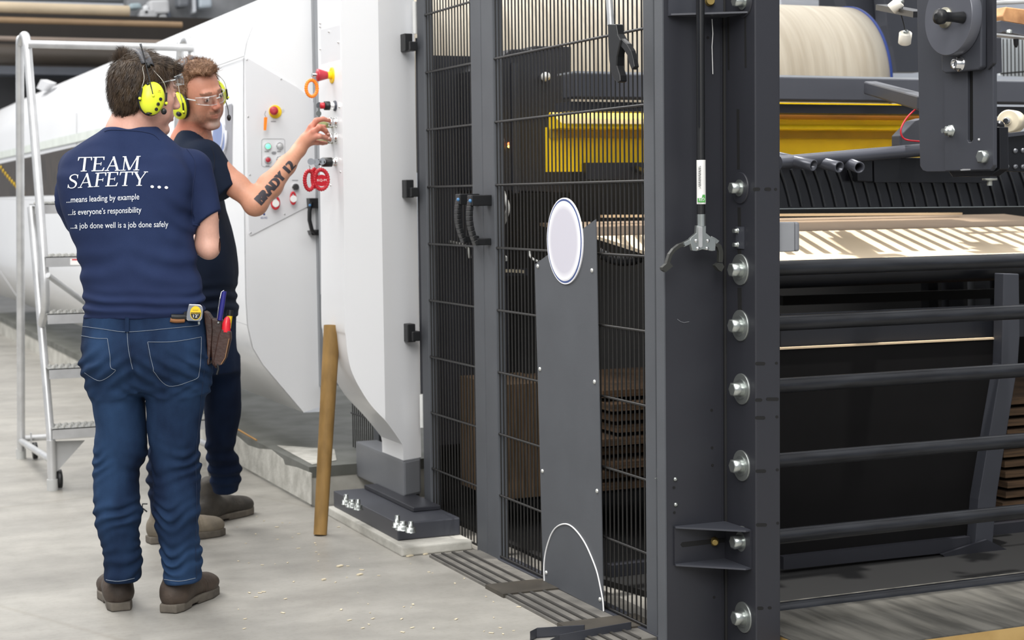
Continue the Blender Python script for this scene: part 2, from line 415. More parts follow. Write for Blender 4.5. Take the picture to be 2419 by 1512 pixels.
MB().lathe(pj + Vector((-.012, -.02, .002)), (-.25, -1, 0), [(0, .013), (.015, .016), (.03, .019), (.038, .018), (.04, .008)], 24).build('emergency_button', 'dred', cp, label='red mushroom emergency stop button')
MB().lathe(PY(668, 262, yp), (0, -1, 0), [(0, .008), (.001, .008)], 16).build('lamp_ring', mat('pale_lamp_ring', 'c9c9cc', .4), cp)
# rounded frame with four push buttons
def rrect(x0, y0, x1, y1, r, Y, n=6):
    pts = []
    for (cx, cy, a) in ((x1 - r, y0 + r, -PI / 2), (x1 - r, y1 - r, 0), (x0 + r, y1 - r, PI / 2), (x0 + r, y0 + r, PI)):
        pts += [PY(cx + r * math.cos(a + PI / 2 * i / n), cy + r * math.sin(a + PI / 2 * i / n), Y) for i in range(n + 1)]
    return pts
rp = rrect(618, 328, 673, 394, 6, yp - .001); MB().tube(rp + [rp[0]], .0008, 6).build('button_frame', mat('thin_grey_line', '9a9a9e', .5), cp)
for (x, y, m) in ((632, 346, 'green'), (660, 345, mat('grey_lens', 'c3c4c6', .2)), (632, 378, 'dred'), (660, 377, mat('grey_lens', 'c3c4c6', .2))):
    p = PY(x, y, yp); MB().lathe(p, (0, -1, 0), [(0, .0155), (.008, .0155), (.010, .0125), (.014, .0125)], 20).build('button_collar', 'chrome', cp)
    MB().lathe(p + Vector((-.002, -.014, 0)), (0, -1, 0), [(0, .011), (.005, .011), (.007, .009), (.008, .003)], 20).build('push_button', m, cp)
dk = mat('faint_print', '8b8c90', .6)
MB().prism(poly_y([(641, 361), (644, 358), (651, 358), (653, 361), (651, 365), (644, 365)], yp - .001), (0, -.0006, 0)).build('printed_label', dk, cp)
for x, y, wd in ((630, 357, 10), (659, 357, 9), (632, 391, 9), (646, 286, 12), (697, 425, 14), (648, 428, 12)):
    MB().prism(poly_y([(x - wd / 2, y), (x + wd / 2, y), (x + wd / 2, y + 2), (x - wd / 2, y + 2)], yp - .0006), (0, -.0005, 0)).build('printed_label', dk, cp)
for x, y in ((660, 441), (699, 442)):
    p = PY(x, y, yp); MB().lathe(p, (-.25, -1, 0), [(0, .013), (.014, .013), (.016, .011), (.03, .011)], 20).build('key_switch', 'black', cp)
    MB().lathe(p + Vector((-.003, -.0, 0)), (0, -1, 0), [(0, .016), (.006, .016)], 20).build('switch_ring', 'chrome', cp)
MB().ball(PY(624, 506, yp - .001), .005, (1, .2, 1), 12).build('blue_logo_dot', mat('logo_blue', '27357e', .5), cp)
text_on('printed_text', '850-HSD', PY(616, 517, yp - .001), (1, 0, 0), (0, 0, 1), .009, mat('logo_blue', '27357e', .5), cp, width=.03)
# key tags hanging from the switches
def ring_tag(top, s, m_ring, label, disc=None, grp='key tags hanging on the control panels', normal=(0, -1, 0), w=.62, coil=True):
    top = Vector(top); t = thing('key_tag', top, label, 'key tag', grp)
    n = Vector(normal).normalized(); ax = Vector((0, 0, 1)).cross(n).normalized()
    c = top - Vector((0, 0, s * .62 + .012))
    pts = []
    for i in range(73):
        a = 2 * PI * i / 72; rr_ = s * .5 * (1 + (.045 * math.sin(i * PI) if coil else 0))
        pts.append(c + ax * (math.sin(a) * rr_ * w) + Vector((0, 0, 1)) * (math.cos(a) * rr_))
    MB().tube(pts, s * .1, 10, rr=[s * (.095 + (.025 if (i % 3 == 0 and coil) else 0)) for i in range(73)]).build('coil_ring', m_ring, t)
    MB().tube([top, top + ax * .004 - Vector((0, 0, .008)), c + Vector((0, 0, s * .5))], .0016, 6).build('key_ring', 'chrome', t)
    if disc:
        MB().lathe(c + n * .004 - Vector((0, 0, s * .05)), n, [(0, s * .3), (.003, s * .3)], 20).build('tag_disc', disc, t)
    return t
wd_ = mat('white_tag', 'eeeeec', .4)
ring_tag(PY(650, 455, yp - .034), .052, 'red', 'red coil key tag with white disc beneath the reaching forearm', wd_)
ring_tag(PY(692, 445, yp - .034), .05, 'red', 'red coil key tag with white disc on the right-hand key switch of the side plate', wd_, w=.4)
tt = thing('key_tag', PY(627, 277, yp - .05), 'flat orange tag hanging from the red emergency button on the side plate', 'key tag', 'orange tags on the emergency buttons')
MB().prism([v for v in poly_y([(624, 277), (632, 277), (629, 308), (623, 308)], yp - .05)], (0, .004, 0)).build('tag_strip', 'orange', tt, bevel=.001)
MB().tube([PY(628, 262, yp - .06), PY(625, 270, yp - .05), PY(628, 277, yp - .05)], .0015, 6).build('key_ring', 'chrome', tt)
# black pull handle on the housing edge
def pull_handle(name, pts_mount, parent, X=None, Y=None): pass
hx = PY(738, 510, YH - .01)
hd = MB()
hd.prism(poly_y([(731, 468), (757, 468), (757, 492), (733, 492)], YH - .055), (0, .05, 0))
hd.prism(poly_y([(733, 545), (757, 542), (757, 556), (737, 556)], YH - .055), (0, .05, 0))
hd.tube([PY(x, y, YH - .06) for x, y in ((735, 478), (731, 500), (731, 520), (737, 545), (745, 550))], .009, 10)
hd.build('pull_handle', 'black', hs, bevel=.002)
MB().ball(PY(732, 485, YH - .07), .006).build('handle_screw', mat('blue_cap', '4a7fb0', .3), hs)
# soft lower stripe on front (panel seam)
MB().tube(poly_y([(553, 758), (584, 768)], YH - .001), .001, 6).build('seam', seam, hs)
# ================================================================== white end cabinet with the control strip
YQ = 6.2
ep = [(812, -60), (812, 300), (813, 560), (814, 760), (817, 795), (822, 841), (831, 878), (850, 917), (877, 958), (914, 998), (935, 1026), (952, 1051)]
EP = []
for x, y in ep:
    p = PY(x, y, YQ)
    if p.x > 2.135: p = PY(x, y, YQ + (p.x - 2.135) * .55)
    EP.append((p.x, p.z))
EP[0] = (EP[1][0], 2.35)
def catmull(pts, n=6):
    out = []
    for i in range(len(pts) - 1):
        p0 = pts[max(i - 1, 0)]; p1 = pts[i]; p2 = pts[i + 1]; p3 = pts[min(i + 2, len(pts) - 1)]
        for k in range(n):
            t = k / n
            out.append(tuple(.5 * ((2 * b) + (-a + c) * t + (2 * a - 5 * b + 4 * c - d) * t * t + (-a + 3 * b - 3 * c + d) * t ** 3) for a, b, c, d in zip(p0, p1, p2, p3)))
    out.append(tuple(pts[-1])); return out
x0c = EP[1][0]
EPs = [EP[0]] + catmull(EP[2:], 5)
xl, zl = EPs[-1]; EPs += [(xl + .004, zl - .02), (xl + .004, PX(958, 1091, xl).z)]
ec = thing('control_cabinet', (x0c, YQ, .25), 'white upright end cabinet with a narrow control strip and curved lower front', 'cabinet')
XR, YR = 2.316, YQ + .10
def yf(x): return YQ if x <= 2.135 else YQ + (x - 2.135) * (.10 / .181)
rows = []
for x, z in EPs:
    cx_ = max(x, 2.135)
    rows.append([Vector((x, 6.50, z)), Vector((x, yf(x), z)), Vector((cx_, yf(cx_), z)), Vector((XR, YR, z)), Vector((XR, 6.6, z))])
sh = MB(); sh.sheet(rows); o = sh.build('cabinet_shell', 'white', ec)
md = o.modifiers.new('es', 'EDGE_SPLIT'); md.split_angle = math.radians(22)
zb = EPs[-1][1]; xb = EPs[-1][0]
zb2 = PX(958, 1178, xb).z
MB().prism([(xb, 6.85, zb + .0), (xb, yf(xb), zb), (XR, YR, zb), (XR, 6.85, zb)], (0, 0, zb2 - zb)).build('grey_plinth', 'greybase', ec, bevel=.012, label='mid grey lower plinth section')
MB().box((xb + .03, yf(xb) + .05, .1), (XR - .01, 6.7, zb2 + .002)).build('foot', 'blackm', ec)
MB().box((x0c + .004, 6.50, .9), (x0c + .08, 6.56, 2.35)).build('side_strip', mat('grey_edge_strip', '8f9296', .4), ec)
# control strip on the X face
XC = x0c - .003
def CX_(px, py): return PX(px, py, XC)
cs = MB().prism([CX_(x, y) for x, y in ((757, 70), (803, 58), (809, 448), (762, 442))], (.003, 0, 0)).build('control_strip', 'white2', ec, bevel=.001, label='brushed pale grey control strip')
for x, y in ((778, 75), (800, 100), (757, 116), (803, 253), (806, 406), (783, 438), (757, 55), (757, 63)):
    MB().lathe(CX_(x, y), (-1, 0, 0), [(0, .004), (.004, .004), (.005, .002)], 10).build('screw', 'chrome', cs)
for x, y in ((769, 787), (770, 796)):
    MB().lathe(PX(x, y, x0c), (-1, 0, 0), [(0, .005), (.006, .005), (.008, .002)], 10).build('screw', 'chrome', ec)
# emergency stop
p = CX_(785, 178)
yb = mat('bright_yellow_plastic', 'f7cf0f', .4)
MB().lathe(p, (-1, 0, 0), [(0, .031), (.004, .031), (.005, .028)], 28).build('yellow_disc', yb, cs)
MB().lathe(p, (-1, 0, 0), [(.004, .014), (.022, .014)], 20).build('collar', yb, cs)
MB().lathe(p, (-1, 0, 0), [(.02, .014), (.034, .018), (.055, .024), (.06, .023), (.063, .012)], 24).build('emergency_button', 'dred', cs, label='red mushroom emergency stop button')
kp = p + Vector((-.085, 0, .004))
MB().lathe(p, (-1, 0, 0), [(.062, .007), (.08, .007)], 10).build('lock_cylinder', 'chrome', cs)
ring_tag(p + Vector((-.083, 0, 0)), .062, 'orange', 'orange coil key ring on the red emergency button of the control strip', None, 'orange tags on the emergency buttons', w=.70)
# knob switch, chrome push buttons
def stick(px, py, prof_, m, name, d=(-1, 0, 0)): return MB().lathe(CX_(px, py), d, prof_, 20).build(name, m, cs)
stick(793, 250, [(0, .020), (.006, .020), (.008, .017)], mat('dark_slate_plastic', '3a3f4b', .4), 'switch_base')
stick(793, 250, [(.007, .014), (.026, .014)], 'chrome', 'switch_collar')
stick(793, 250, [(.025, .017), (.045, .017), (.046, .013)], 'black', 'rotary_switch')
stick(793, 250, [(.045, .012), (.062, .012), (.064, .006)], 'red', 'switch_cap')
kt = thing('key', CX_(793, 250) + Vector((-.066, -.002, 0)), 'small steel key hanging from the rotary switch above the fingers', 'key')
q = CX_(793, 250) + Vector((-.066, -.002, 0))
MB().lathe(q, (0, -1, 0), [(0, .013), (.003, .013)], 14).build('key_bow', 'chrome', kt)
MB().box(q + Vector((-.006, -.004, -.055)), q + Vector((.002, 0, -.008))).build('key_blade', 'zinc', kt)
MB().lathe(q + Vector((-.004, -.002, -.03)), (0, -1, 0), [(0, .011), (.003, .011)], 12).build('key_bow', 'zinc', kt)
for (x, y) in ((795, 289), (795, 326)):
    stick(x, y, [(0, .019), (.008, .019), (.009, .0165), (.02, .0165), (.021, .019), (.028, .019), (.029, .015), (.036, .015)], 'chrome', 'push_button')
for (x, y, m) in ((787, 297, mat('olive_lens', '8b8f5a', .25)), (787, 334, mat('olive_lens', '8b8f5a', .25))):
    stick(x - 2, y - 2, [(.0, .012), (.05, .012), (.052, .010), (.06, .010)], m, 'push_button')
stick(795, 383, [(0, .018), (.008, .018), (.009, .016), (.02, .016)], 'chrome', 'switch_collar')
stick(795, 383, [(.02, .018), (.055, .018), (.056, .012), (.075, .012)], 'black', 'key_switch')
kb = CX_(795, 383)
kk = MB()
for dx, dz in ((-.085, 0), (-.105, .002), (-.060, .003)):
    kk.lathe(kb + Vector((dx, -.012, dz)), (-.3, -1, 0), [(0, .013), (.003, .013)], 14)
kk.box(kb + Vector((-.09, -.014, -.004)), kb + Vector((-.05, -.010, .006)))
kq = kk.build('key_bunch', 'chrome'); tag(kq, 'bunch of steel keys in the lowest switch of the control strip', 'keys')
ring_tag(kb + Vector((-.112, -.01, -.012)), .072, 'red', 'leftmost red coil ring hanging under the bunch of keys', None, w=.5)
ring_tag(kb + Vector((-.09, -.004, -.006)), .068, 'red', 'middle red coil ring, turned edge-on under the bunch of keys', None, w=.25)
tg = ring_tag(kb + Vector((-.066, -.012, -.008)), .074, 'red', 'red coil ring with red lettered disc under the bunch of keys', 'red', w=.72)
tc_ = kb + Vector((-.066, -.012, -.008)) - Vector((0, 0, .074 * .62 + .012 + .074 * .05))
text_on('printed_text', 'KQ-M', tc_ + Vector((-.018, -.0085, -.003)), (1, 0, 0), (0, 0, 1), .009, mat('white_print', 'f2f2f2', .5), tg, width=.036)
# tiny prints on the strip
for (x0, y0, x1, y1) in ((776, 152, 780, 158), (784, 221, 792, 227), (788, 312, 800, 315), (789, 338, 803, 341), (776, 146, 777, 158)):
    MB().prism([PX(x, y, XC - .0006) for x, y in ((x0, y0), (x1, y0), (x1, y1), (x0, y1))], (.0005, 0, 0)).build('printed_label', mat('faint_print', '8b8c90', .6) if y0 > 300 else mat('white_tag', 'eeeeec', .4), cs)
# two stickers on the cabinet below the strip
XS = x0c - .0012
def sticker(x0, y0, x1, y1, parts, label):
    s = MB().prism([PX(x, y, XS) for x, y in ((x0, y0), (x1, y0 - 1), (x1, y1 - 1), (x0, y1))], (.001, 0, 0)).build('sticker', mat('sticker_white', 'e4e6e4', .5), ec, label=label)
    for (a, b, c_) in parts:
        ya = y0 + (y1 - y0) * a; yb_ = y0 + (y1 - y0) * b
        MB().prism([PX(x, y, XS - .0012) for x, y in ((x0 + 1, ya), (x1 - 1, ya - 1), (x1 - 1, yb_ - 1), (x0 + 1, yb_))], (.001, 0, 0)).build('print_block', mat('print_' + c_, c_, .5), s)
    return s
s1 = sticker(777, 476, 794, 540, [(.02, .27, '4f9a78'), (.29, .98, '6d6f72')], 'narrow safety sticker with green head')
s2 = sticker(779, 550, 795, 590, [(.02, .25, '4d86c4'), (.28, .98, '66686b')], 'narrow safety sticker with blue head')
wl = mat('white_print', 'f2f2f2', .5)
for s, ys in ((s1, (480, 487, 505, 509, 513, 521, 530, 534)), (s2, (553, 558, 566, 571, 582, 586))):
    for i, y in enumerate(ys):
        MB().prism([PX(x, yy, XS - .0022) for x, yy in ((781, y), (788 + (i * 37 % 5), y - .4), (788 + (i * 37 % 5), y + 1.4), (781, y + 1.8))], (.0006, 0, 0)).build('text_line', wl, s)
# black latches on the receding face
for (x, y) in ((950, 80), (953, 425), (957, 765)):
    a = PY(x, y, 6.24); b = PY(x + 20, y + 42, 6.24)
    l = MB().box((a.x, 6.215, b.z), (b.x, 6.275, a.z)).build('latch', 'black', ec, bevel=.003)
    a2 = PY(x + 15, y + 18, 6.2); b2 = PY(x + 35, y + 40, 6.2)
    MB().box((a2.x, 6.19, b2.z), (b2.x, 6.24, a2.z)).build('latch_tongue', 'black', l, bevel=.003)

# small mesh panel beside the curb, behind the leaning tube
def mesh_panel(name, X, y0, y1, z0, z1, hz, parent, sp=.0285, r=.0026, rh=.0042, off=0.):
    m = MB(); n = int(round((y1 - y0) / sp))
    for i in range(n + 1):
        y = y0 + (y1 - y0) * i / n; m.tube([(X, y, z0), (X, y, z1)], r, 6, caps=False)
    for z in hz:
        if z0 - .01 <= z <= z1: m.tube([(X - r - rh * .6, y0 - .005, z), (X - r - rh * .6, y1 + .005, z)], rh, 8)
    return m.build(name, 'wire', parent)
bf = thing('mesh_fence', (2.36, 7.0, 0), 'short black mesh fence between the cardboard tube and the grey cabinet plinth', 'fence')
mesh_panel('wire_mesh', 2.36, 6.97, 7.3, .06, .55, (.12, .32, .52), bf)
MB().box((2.345, 6.90, .03), (2.375, 6.97, .6)).build('post', 'frame', bf, bevel=.002)

# ================================================================== mesh doors
XF = 2.30
ZS = [PX(x, y, XF).z for x, y in ((1160, 145), (1170, 297), (1172, 443), (1170, 595), (1178, 742), (1182, 889), (1187, 1038), (1192, 1183), (1200, 1330))]
dz = (ZS[0] - ZS[-1]) / 8; HZ = [ZS[-1] + .008 + dz * i for i in range(0, 12)]
HZ = [z for z in HZ if z < 2.3]
def yF(px, py): return PX(px, py, XF).y
ld = thing('mesh_door', (XF, 5.95, .01), 'narrow left leaf of the dark grey wire mesh double door', 'mesh door', 'leaves of the mesh double door')
rd = thing('mesh_door', (XF, 4.95, .01), 'wide right leaf of the mesh double door carrying the oval sign plate', 'mesh door', 'leaves of the mesh double door')
yl0, yl1 = yF(993, 600), yF(1009, 600)
ym0, ym, ym1 = yF(1119, 700), yF(1144, 700), yF(1171, 700)
yr0, yr1 = yF(1522, 700), yF(1547, 700)
D = .04
def stile(ya, yb, z0, par, name='stile', m='frame'): return MB().box((XF, min(ya, yb), z0), (XF + D, max(ya, yb), 2.4)).build(name, m, par, bevel=.003)
stile(yl0, yl1, .0, ld); stile(ym0, ym + .0015, .0, ld); stile(ym - .0015, ym1, .0, rd); stile(yr0, yr1, .0, rd)
mesh_panel('wire_mesh', XF + .012, ym0, yl1, .018, 2.35, HZ, ld)
mesh_panel('wire_mesh', XF + .012, yr0, ym1, .008, 2.35, HZ, rd)
def tube_x(px0, py0, px1, py1, X, r, name, m, par): return MB().tube([PX(px0, py0, X), PX(px1, py1, X)], r, 12).build(name, m, par)
tube_x(987, 90, 999, 930, XF + .015, .010, 'hinge_rod', 'dframe', ld)
for (x0, y0, x1, y1) in ((979, 4, 980, 80), (996, 932, 997, 1010)):
    tube_x(x0, y0, x1, y1, XF - .0, .0085, 'hinge', mat('pale_hinge_plastic', 'd9dad8', .4), ld)
MB().box((XF + .01, yl1 + .05, .1), (XF + .03, yl1 + .08, 1.8)).build('rear_post', 'dframe', ld)
hk = tube_x(1560, 1108, 1561, 1217, XF - .002, .0095, 'hinge', mat('pale_hinge_plastic', 'd9dad8', .4), rd)
MB().box(PX(1560, 1130, XF) + Vector((-.016, -.004, 0)), PX(1560, 1130, XF) + Vector((-.010, .004, .002))).build('hinge_screw', 'zinc', rd)
# handles
def door_handle(px, py0, py1, par):
    a = PX(px, py0, XF); b = PX(px, py1, XF); h = MB()
    h.box(a + Vector((-.075, -.022, -.018)), a + Vector((.001, .022, .020)))
    h.box(b + Vector((-.055, -.018, -.010)), b + Vector((.001, .018, .014)))
    z0, z1 = b.z - .008, a.z + .016; n = 10; rows = []
    for i in range(n + 1):
        t = i / n; z = z1 + (z0 - z1) * t; x = a.x - .066 - .016 * math.sin(PI * t) + .014 * t
        rows.append((x, a.y, z))
    for i in range(n):
        p, q_ = Vector(rows[i]), Vector(rows[i + 1])
        h.bar(p, q_ + (q_ - p) * .05, .034, .015, up=(1, 0, 0))
    o = h.build('door_handle', 'black', par, bevel=.003)
    MB().ball(a + Vector((-.077, -.014, 0)), .0065).build('handle_screw', mat('blue_cap', '4a7fb0', .3), o)
    return o
door_handle(1127, 471, 566, ld); door_handle(1156, 474, 572, rd)
# sign plate with oval sign on the wide leaf
XP = XF - .008
sp_ = MB().prism([PX(x, y, XP) for x, y in ((1263, 625), (1407, 518), (1425, 1445), (1283, 1372))], (.003, 0, 0)).build('kick_plate', 'frame', rd, label='tall grey sheet plate with slanted top')
for x, y in ((1271, 629), (1399, 639), (1276, 872), (1405, 902), (1282, 1113), (1411, 1160), (1291, 1353), (1418, 1416)):
    MB().lathe(PX(x, y, XP), (-1, 0, 0), [(0, .007), (.003, .0065), (.005, .003)], 12).build('rivet', mat('pale_rivet', 'cfd0cc', .3, metal=.5), sp_)
ap = [(1286, 1372), (1285, 1340), (1288, 1310), (1294, 1285), (1303, 1261), (1315, 1245), (1332, 1238), (1348, 1242), (1365, 1258), (1382, 1283), (1397, 1315), (1410, 1350), (1418, 1385), (1424, 1418), (1426, 1444)]
ap = catmull(ap, 5)
MB().tube([PX(x, y, XP - .001) for x, y in ap], .0026, 6).build('white_arc', mat('white_print', 'f2f2f2', .5), sp_, label='thin white arch line')
cs_ = PX(1333, 569.5, XP - .004); R_ = .134
def disc_x(c, ry, rz, th, n=72, name='disc', m=None, par=None):
    return MB().prism([c + Vector((0, ry * math.cos(2 * PI * i / n), rz * math.sin(2 * PI * i / n))) for i in range(n)], (th, 0, 0)).build(name, m, par)
pm = (PX(1291, 565, XP).y - PX(1375, 573, XP).y) / 2; rz_ = (PX(1333, 467, XP).z - PX(1333, 671, XP).z) / 2
os_ = disc_x(cs_, pm, rz_, .004, name='oval_sign', m=mat('sign_white', 'f4f4f8', .4), par=rd)
disc_x(cs_ - Vector((.0008, 0, 0)), pm * .955, rz_ * .97, .001, name='blue_ring', m=mat('sign_blue', '44588c', .4), par=os_)
disc_x(cs_ - Vector((.0016, 0, 0)), pm * .91, rz_ * .925, .001, name='inner_white', m=mat('sign_white', 'f4f4f8', .4), par=os_)
def sign_mat():
    m = bpy.data.materials.new('sign_centre'); m.use_nodes = True; N = m.node_tree.nodes; L = m.node_tree.links; b = N['Principled BSDF']
    tc = N.new('ShaderNodeTexCoord'); g = N.new('ShaderNodeTexGradient'); g.gradient_type = 'QUADRATIC_SPHERE' if 0 else 'SPHERICAL'
    mp = N.new('ShaderNodeMapping'); L.new(tc.outputs['Generated'], mp.inputs[0]); mp.inputs['Location'].default_value = (0, -1, -1); mp.inputs['Scale'].default_value = (0, 2, 2)
    L.new(mp.outputs[0], g.inputs[0]); r = N.new('ShaderNodeValToRGB'); L.new(g.outputs['Fac'], r.inputs[0])
    r.color_ramp.elements[0].color = srgb('f4f4f8'); r.color_ramp.elements[1].color = srgb('cfcdd8'); r.color_ramp.elements[1].position = .2; r.color_ramp.elements[0].position = .02
    L.new(r.outputs[0], b.inputs['Base Color']); b.inputs['Roughness'].default_value = .4; return m
disc_x(cs_ - Vector((.0024, 0, 0)), pm * .88, rz_ * .90, .001, name='blank_field', m=sign_mat(), par=os_)
# threshold angle under the wide leaf
tag(MB().box((XF - .006, yr0 - .1, .0), (XF + .05, ym1, .012)).build('threshold_strip', 'dframe2', bevel=.001), 'thin slate grey steel strip on the floor under the wide mesh door', 'threshold')

# ================================================================== tall anthracite column
YA = 4.15; XB = PY(1712, 700, YA).x; YC = PX(1783, 700, XB).y; XE = PY(1842, 700, YC).x; XL = PY(1571, 700, YA).x
cl = thing('machine_column', (XB, YA, 0), 'tall dark folded steel column with a row of large washered bolts', 'column')
MB().box((XL, YA, 0), (XB + .006, YA + .006, 2.4)).build('face_panel', 'dframe', cl, bevel=.001)
MB().box((XL - .004, YA - .001, 0), (XL, YA + .045, 2.4)).build('left_flange', 'frame', cl)
MB().box((XB, YC, 0), (XB + .006, YA, 2.4)).build('side_panel', 'dframe', cl)
MB().box((XB, YC - .003, 0), (XE, YC + .005, 2.4)).build('front_flange', 'dframe', cl, bevel=.004, bseg=3)
MB().box((XE - .006, YC, 0), (XE, YA, 2.4)).build('rear_flange', 'dframe', cl)
MB().cyl((XB - .0, YA - .004, 0), (XB, YA - .004, 2.4), .006, 8).build('inner_corner_rod', 'blackm', cl)  # black rod run down the inner corner
# vertical fold on the face panel
MB().box((PY(1702, 500, YA).x, YA - .004, 0), (PY(1702, 500, YA).x + .003, YA, 2.35)).build('fold_line', 'dframe', cl)
def washer_bolt(px, py, R=.043, par=cl, dark=False, hexr=.020):
    p = PX(px + 6, py, XB)
    wv = MB().lathe(p, (-1, 0, 0), [(0, R), (.004, R), (.0045, R - .001)], 36).build('washer', 'dframe' if dark else mat('dull_zinc_washer', '8d918f', .35, metal=.75, var=.1), par, label=None if dark else 'zinc washer')
    b = MB().lathe(p, (-1, 0, 0), [(.004, hexr * 1.35), (.007, hexr * 1.35)], 24)
    hx_ = [(.007, hexr), (.031, hexr), (.033, hexr * .8)]
    b.build('small_washer', 'zinc', wv)
    MB().lathe(p, (-1, 0, 0), hx_, 6).build('bolt_head', 'zinc', wv)
    return wv
for (x, y, d_) in ((1744, 444, True), (1744, 637, False), (1744, 769, False), (1747, 919, False), (1747, 1100, False), (1748, 1279, False), (1751, 1458, False), (1752, 3, True)):
    washer_bolt(x, y, dark=d_, hexr=.017 if d_ else .0205)
for y in (545, 578):
    p = PX(1744, y, XB); MB().lathe(p, (-1, 0, 0), [(0, .009), (.004, .009), (.0045, .0065), (.016, .0065)], 6).build('small_bolt', 'zinc', cl)
MB().prism([PX(x, y, XB - .003) for x, y in ((1738, 535), (1756, 536), (1756, 588), (1738, 587))], (.003, 0, 0)).build('small_plate', 'dframe2', cl)
slotm = 'blackm'
for (x0, y0, x1, y1) in ((1740, 258, 1746, 400), (1742, 490, 1749, 535), (1742, 588, 1750, 600), (1742, 680, 1751, 735), (1718, 40, 1722, 165), (1758, 40, 1762, 160)):
    MB().prism([PX(x, y, XB - .0008) for x, y in ((x0, y0), (x1, y0), (x1 + 1, y1), (x0 + 1, y1))], (.0008, 0, 0)).build('slot', slotm, cl)
def slot_c(x0, x1, y, h=9):
    r = h / 2; pts = arc((x0 + r, y), r, PI / 2, 3 * PI / 2, 6) + arc((x1 - r, y), r, -PI / 2, PI / 2, 6)
    MB().prism(poly_y(pts, YC - .0038), (0, .0009, 0)).build('slot', slotm, cl)
for (x0, x1, y) in ((1779, 1796, 447), (1806, 1822, 447), (1829, 1836, 447), (1784, 1808, 859), (1831, 1838, 858), (1784, 1801, 945), (1810, 1840, 943), (1784, 1808, 987), (1832, 1839, 985), (1785, 1810, 1113), (1833, 1840, 1110), (1786, 1812, 1240), (1834, 1841, 1236), (1789, 1804, 1437), (1814, 1823, 1436)):
    slot_c(x0, x1, y, 8 if x1 - x0 > 9 else 7)
for x, y, r in ((1595, 1132, .006), (1596, 1192, .006)):
    MB().lathe(PY(x, y, YA - .001), (0, -1, 0), [(0, r), (.003, r), (.005, r * .5)], 12).build('screw', 'zinc', cl)
for x, y in ((1681, 969), (1682, 1058), (1683, 1099), (1687, 1411), (1592, 1152), (1593, 1211), (1672, 89)):
    MB().lathe(PY(x, y, YA - .0005), (0, -1, 0), [(0, .004), (.001, .004)], 10).build('drill_hole', slotm, cl)
MB().tube([PY(x, y, YA - .001) for x, y in ((1600, 754), (1608, 760), (1616, 762), (1628, 760))], .0006, 5).build('scratch', mat('scratch_grey', '8d8f94', .6), cl)
MB().tube([PY(x, y, YA - .02) for x, y in ((1682, 45), (1684, 80), (1682, 110), (1684, 175))], .0011, 5).build('white_thread', mat('white_tag', 'eeeeec', .4), cl)
# triangular bracket
br = thing('support_bracket', (XB, YA, PY(1680, 1330, YA).z), 'dark open bracket with triangular top and bottom webs low on the column', 'bracket')
zt, zbm = PY(1592, 1243, YA).z, PY(1592, 1335, YA).z
xa_ = PY(1591, 1290, YA).x; yb2 = PX(1776, 1290, XB).y
MB().box((xa_, YA - .006, zbm), (XB - .002, YA, zt)).build('wall_plate', 'dframe', br)
MB().box((XB - .006, yb2, zbm), (XB, YA - .004, zt)).build('side_plate', 'dframe', br)
for z in (zt - .004, zbm):
    MB().prism([(xa_, YA - .004, z), (XB - .004, YA - .004, z), (XB - .004, yb2, z), (XB - .022, yb2 - .004, z), (xa_, YA - .014, z)], (0, 0, .005)).build('web_plate', 'dframe2', br)
MB().prism(poly_y([(1607, 1287), (1612, 1281), (1714, 1270), (1717, 1275), (1714, 1281), (1612, 1293)], YA - .0065), (0, .0008, 0)).build('slot', slotm, br)
MB().lathe(PY(1687, 1279, YA - .006), (-.35, -1, 0), [(0, .013), (.003, .013), (.0035, .010), (.017, .010), (.018, .007)], 16).build('yellow_bolt', 'brass', br, label='yellow-zinc hex bolt')
tb = thing('top_bracket', (XB, YA, PY(1680, 38, YA).z), 'dark bracket with bottom lip at the top of the column', 'bracket')
z1_ = PY(1577, 38, YA).z
MB().box((PY(1577, 20, YA).x, YA - .006, z1_), (XB - .001, YA - .0005, z1_ + .25)).build('wall_plate', 'dframe2', tb)
MB().prism([(PY(1577, 20, YA).x, YA - .006, z1_), (XB - .002, YA - .006, z1_), (XB - .002, PX(1770, 35, XB).y, z1_), (PY(1577, 20, YA).x, YA - .02, z1_)], (0, 0, .005)).build('bottom_lip', 'dframe2', tb)
MB().lathe(PY(1676, 3, YA - .006), (-.3, -1, 0), [(0, .014), (.004, .014), (.0045, .011), (.016, .011)], 14).build('bolt', 'brass', tb)
# grey sensor box on the right of the column
sx0 = XE - .002; a = PY(1846, 525, YC + .02); b = PY(1890, 594, YC + .02)
sb = thing('sensor_box', (a.x, YC + .02, b.z), 'small grey rounded junction box mounted right of the column', 'junction box')
MB().box((XE, YC + .02, b.z), (a.x + (b.x - a.x) * .72, YC + .07, a.z)).build('box_body', mat('sensor_grey', '8e9094', .4), sb, bevel=.003)
MB().box((a.x + (b.x - a.x) * .74, YC + .02, b.z), (b.x, YC + .07, a.z)).build('box_lid', mat('sensor_grey2', '7b7d82', .4), sb, bevel=.006)

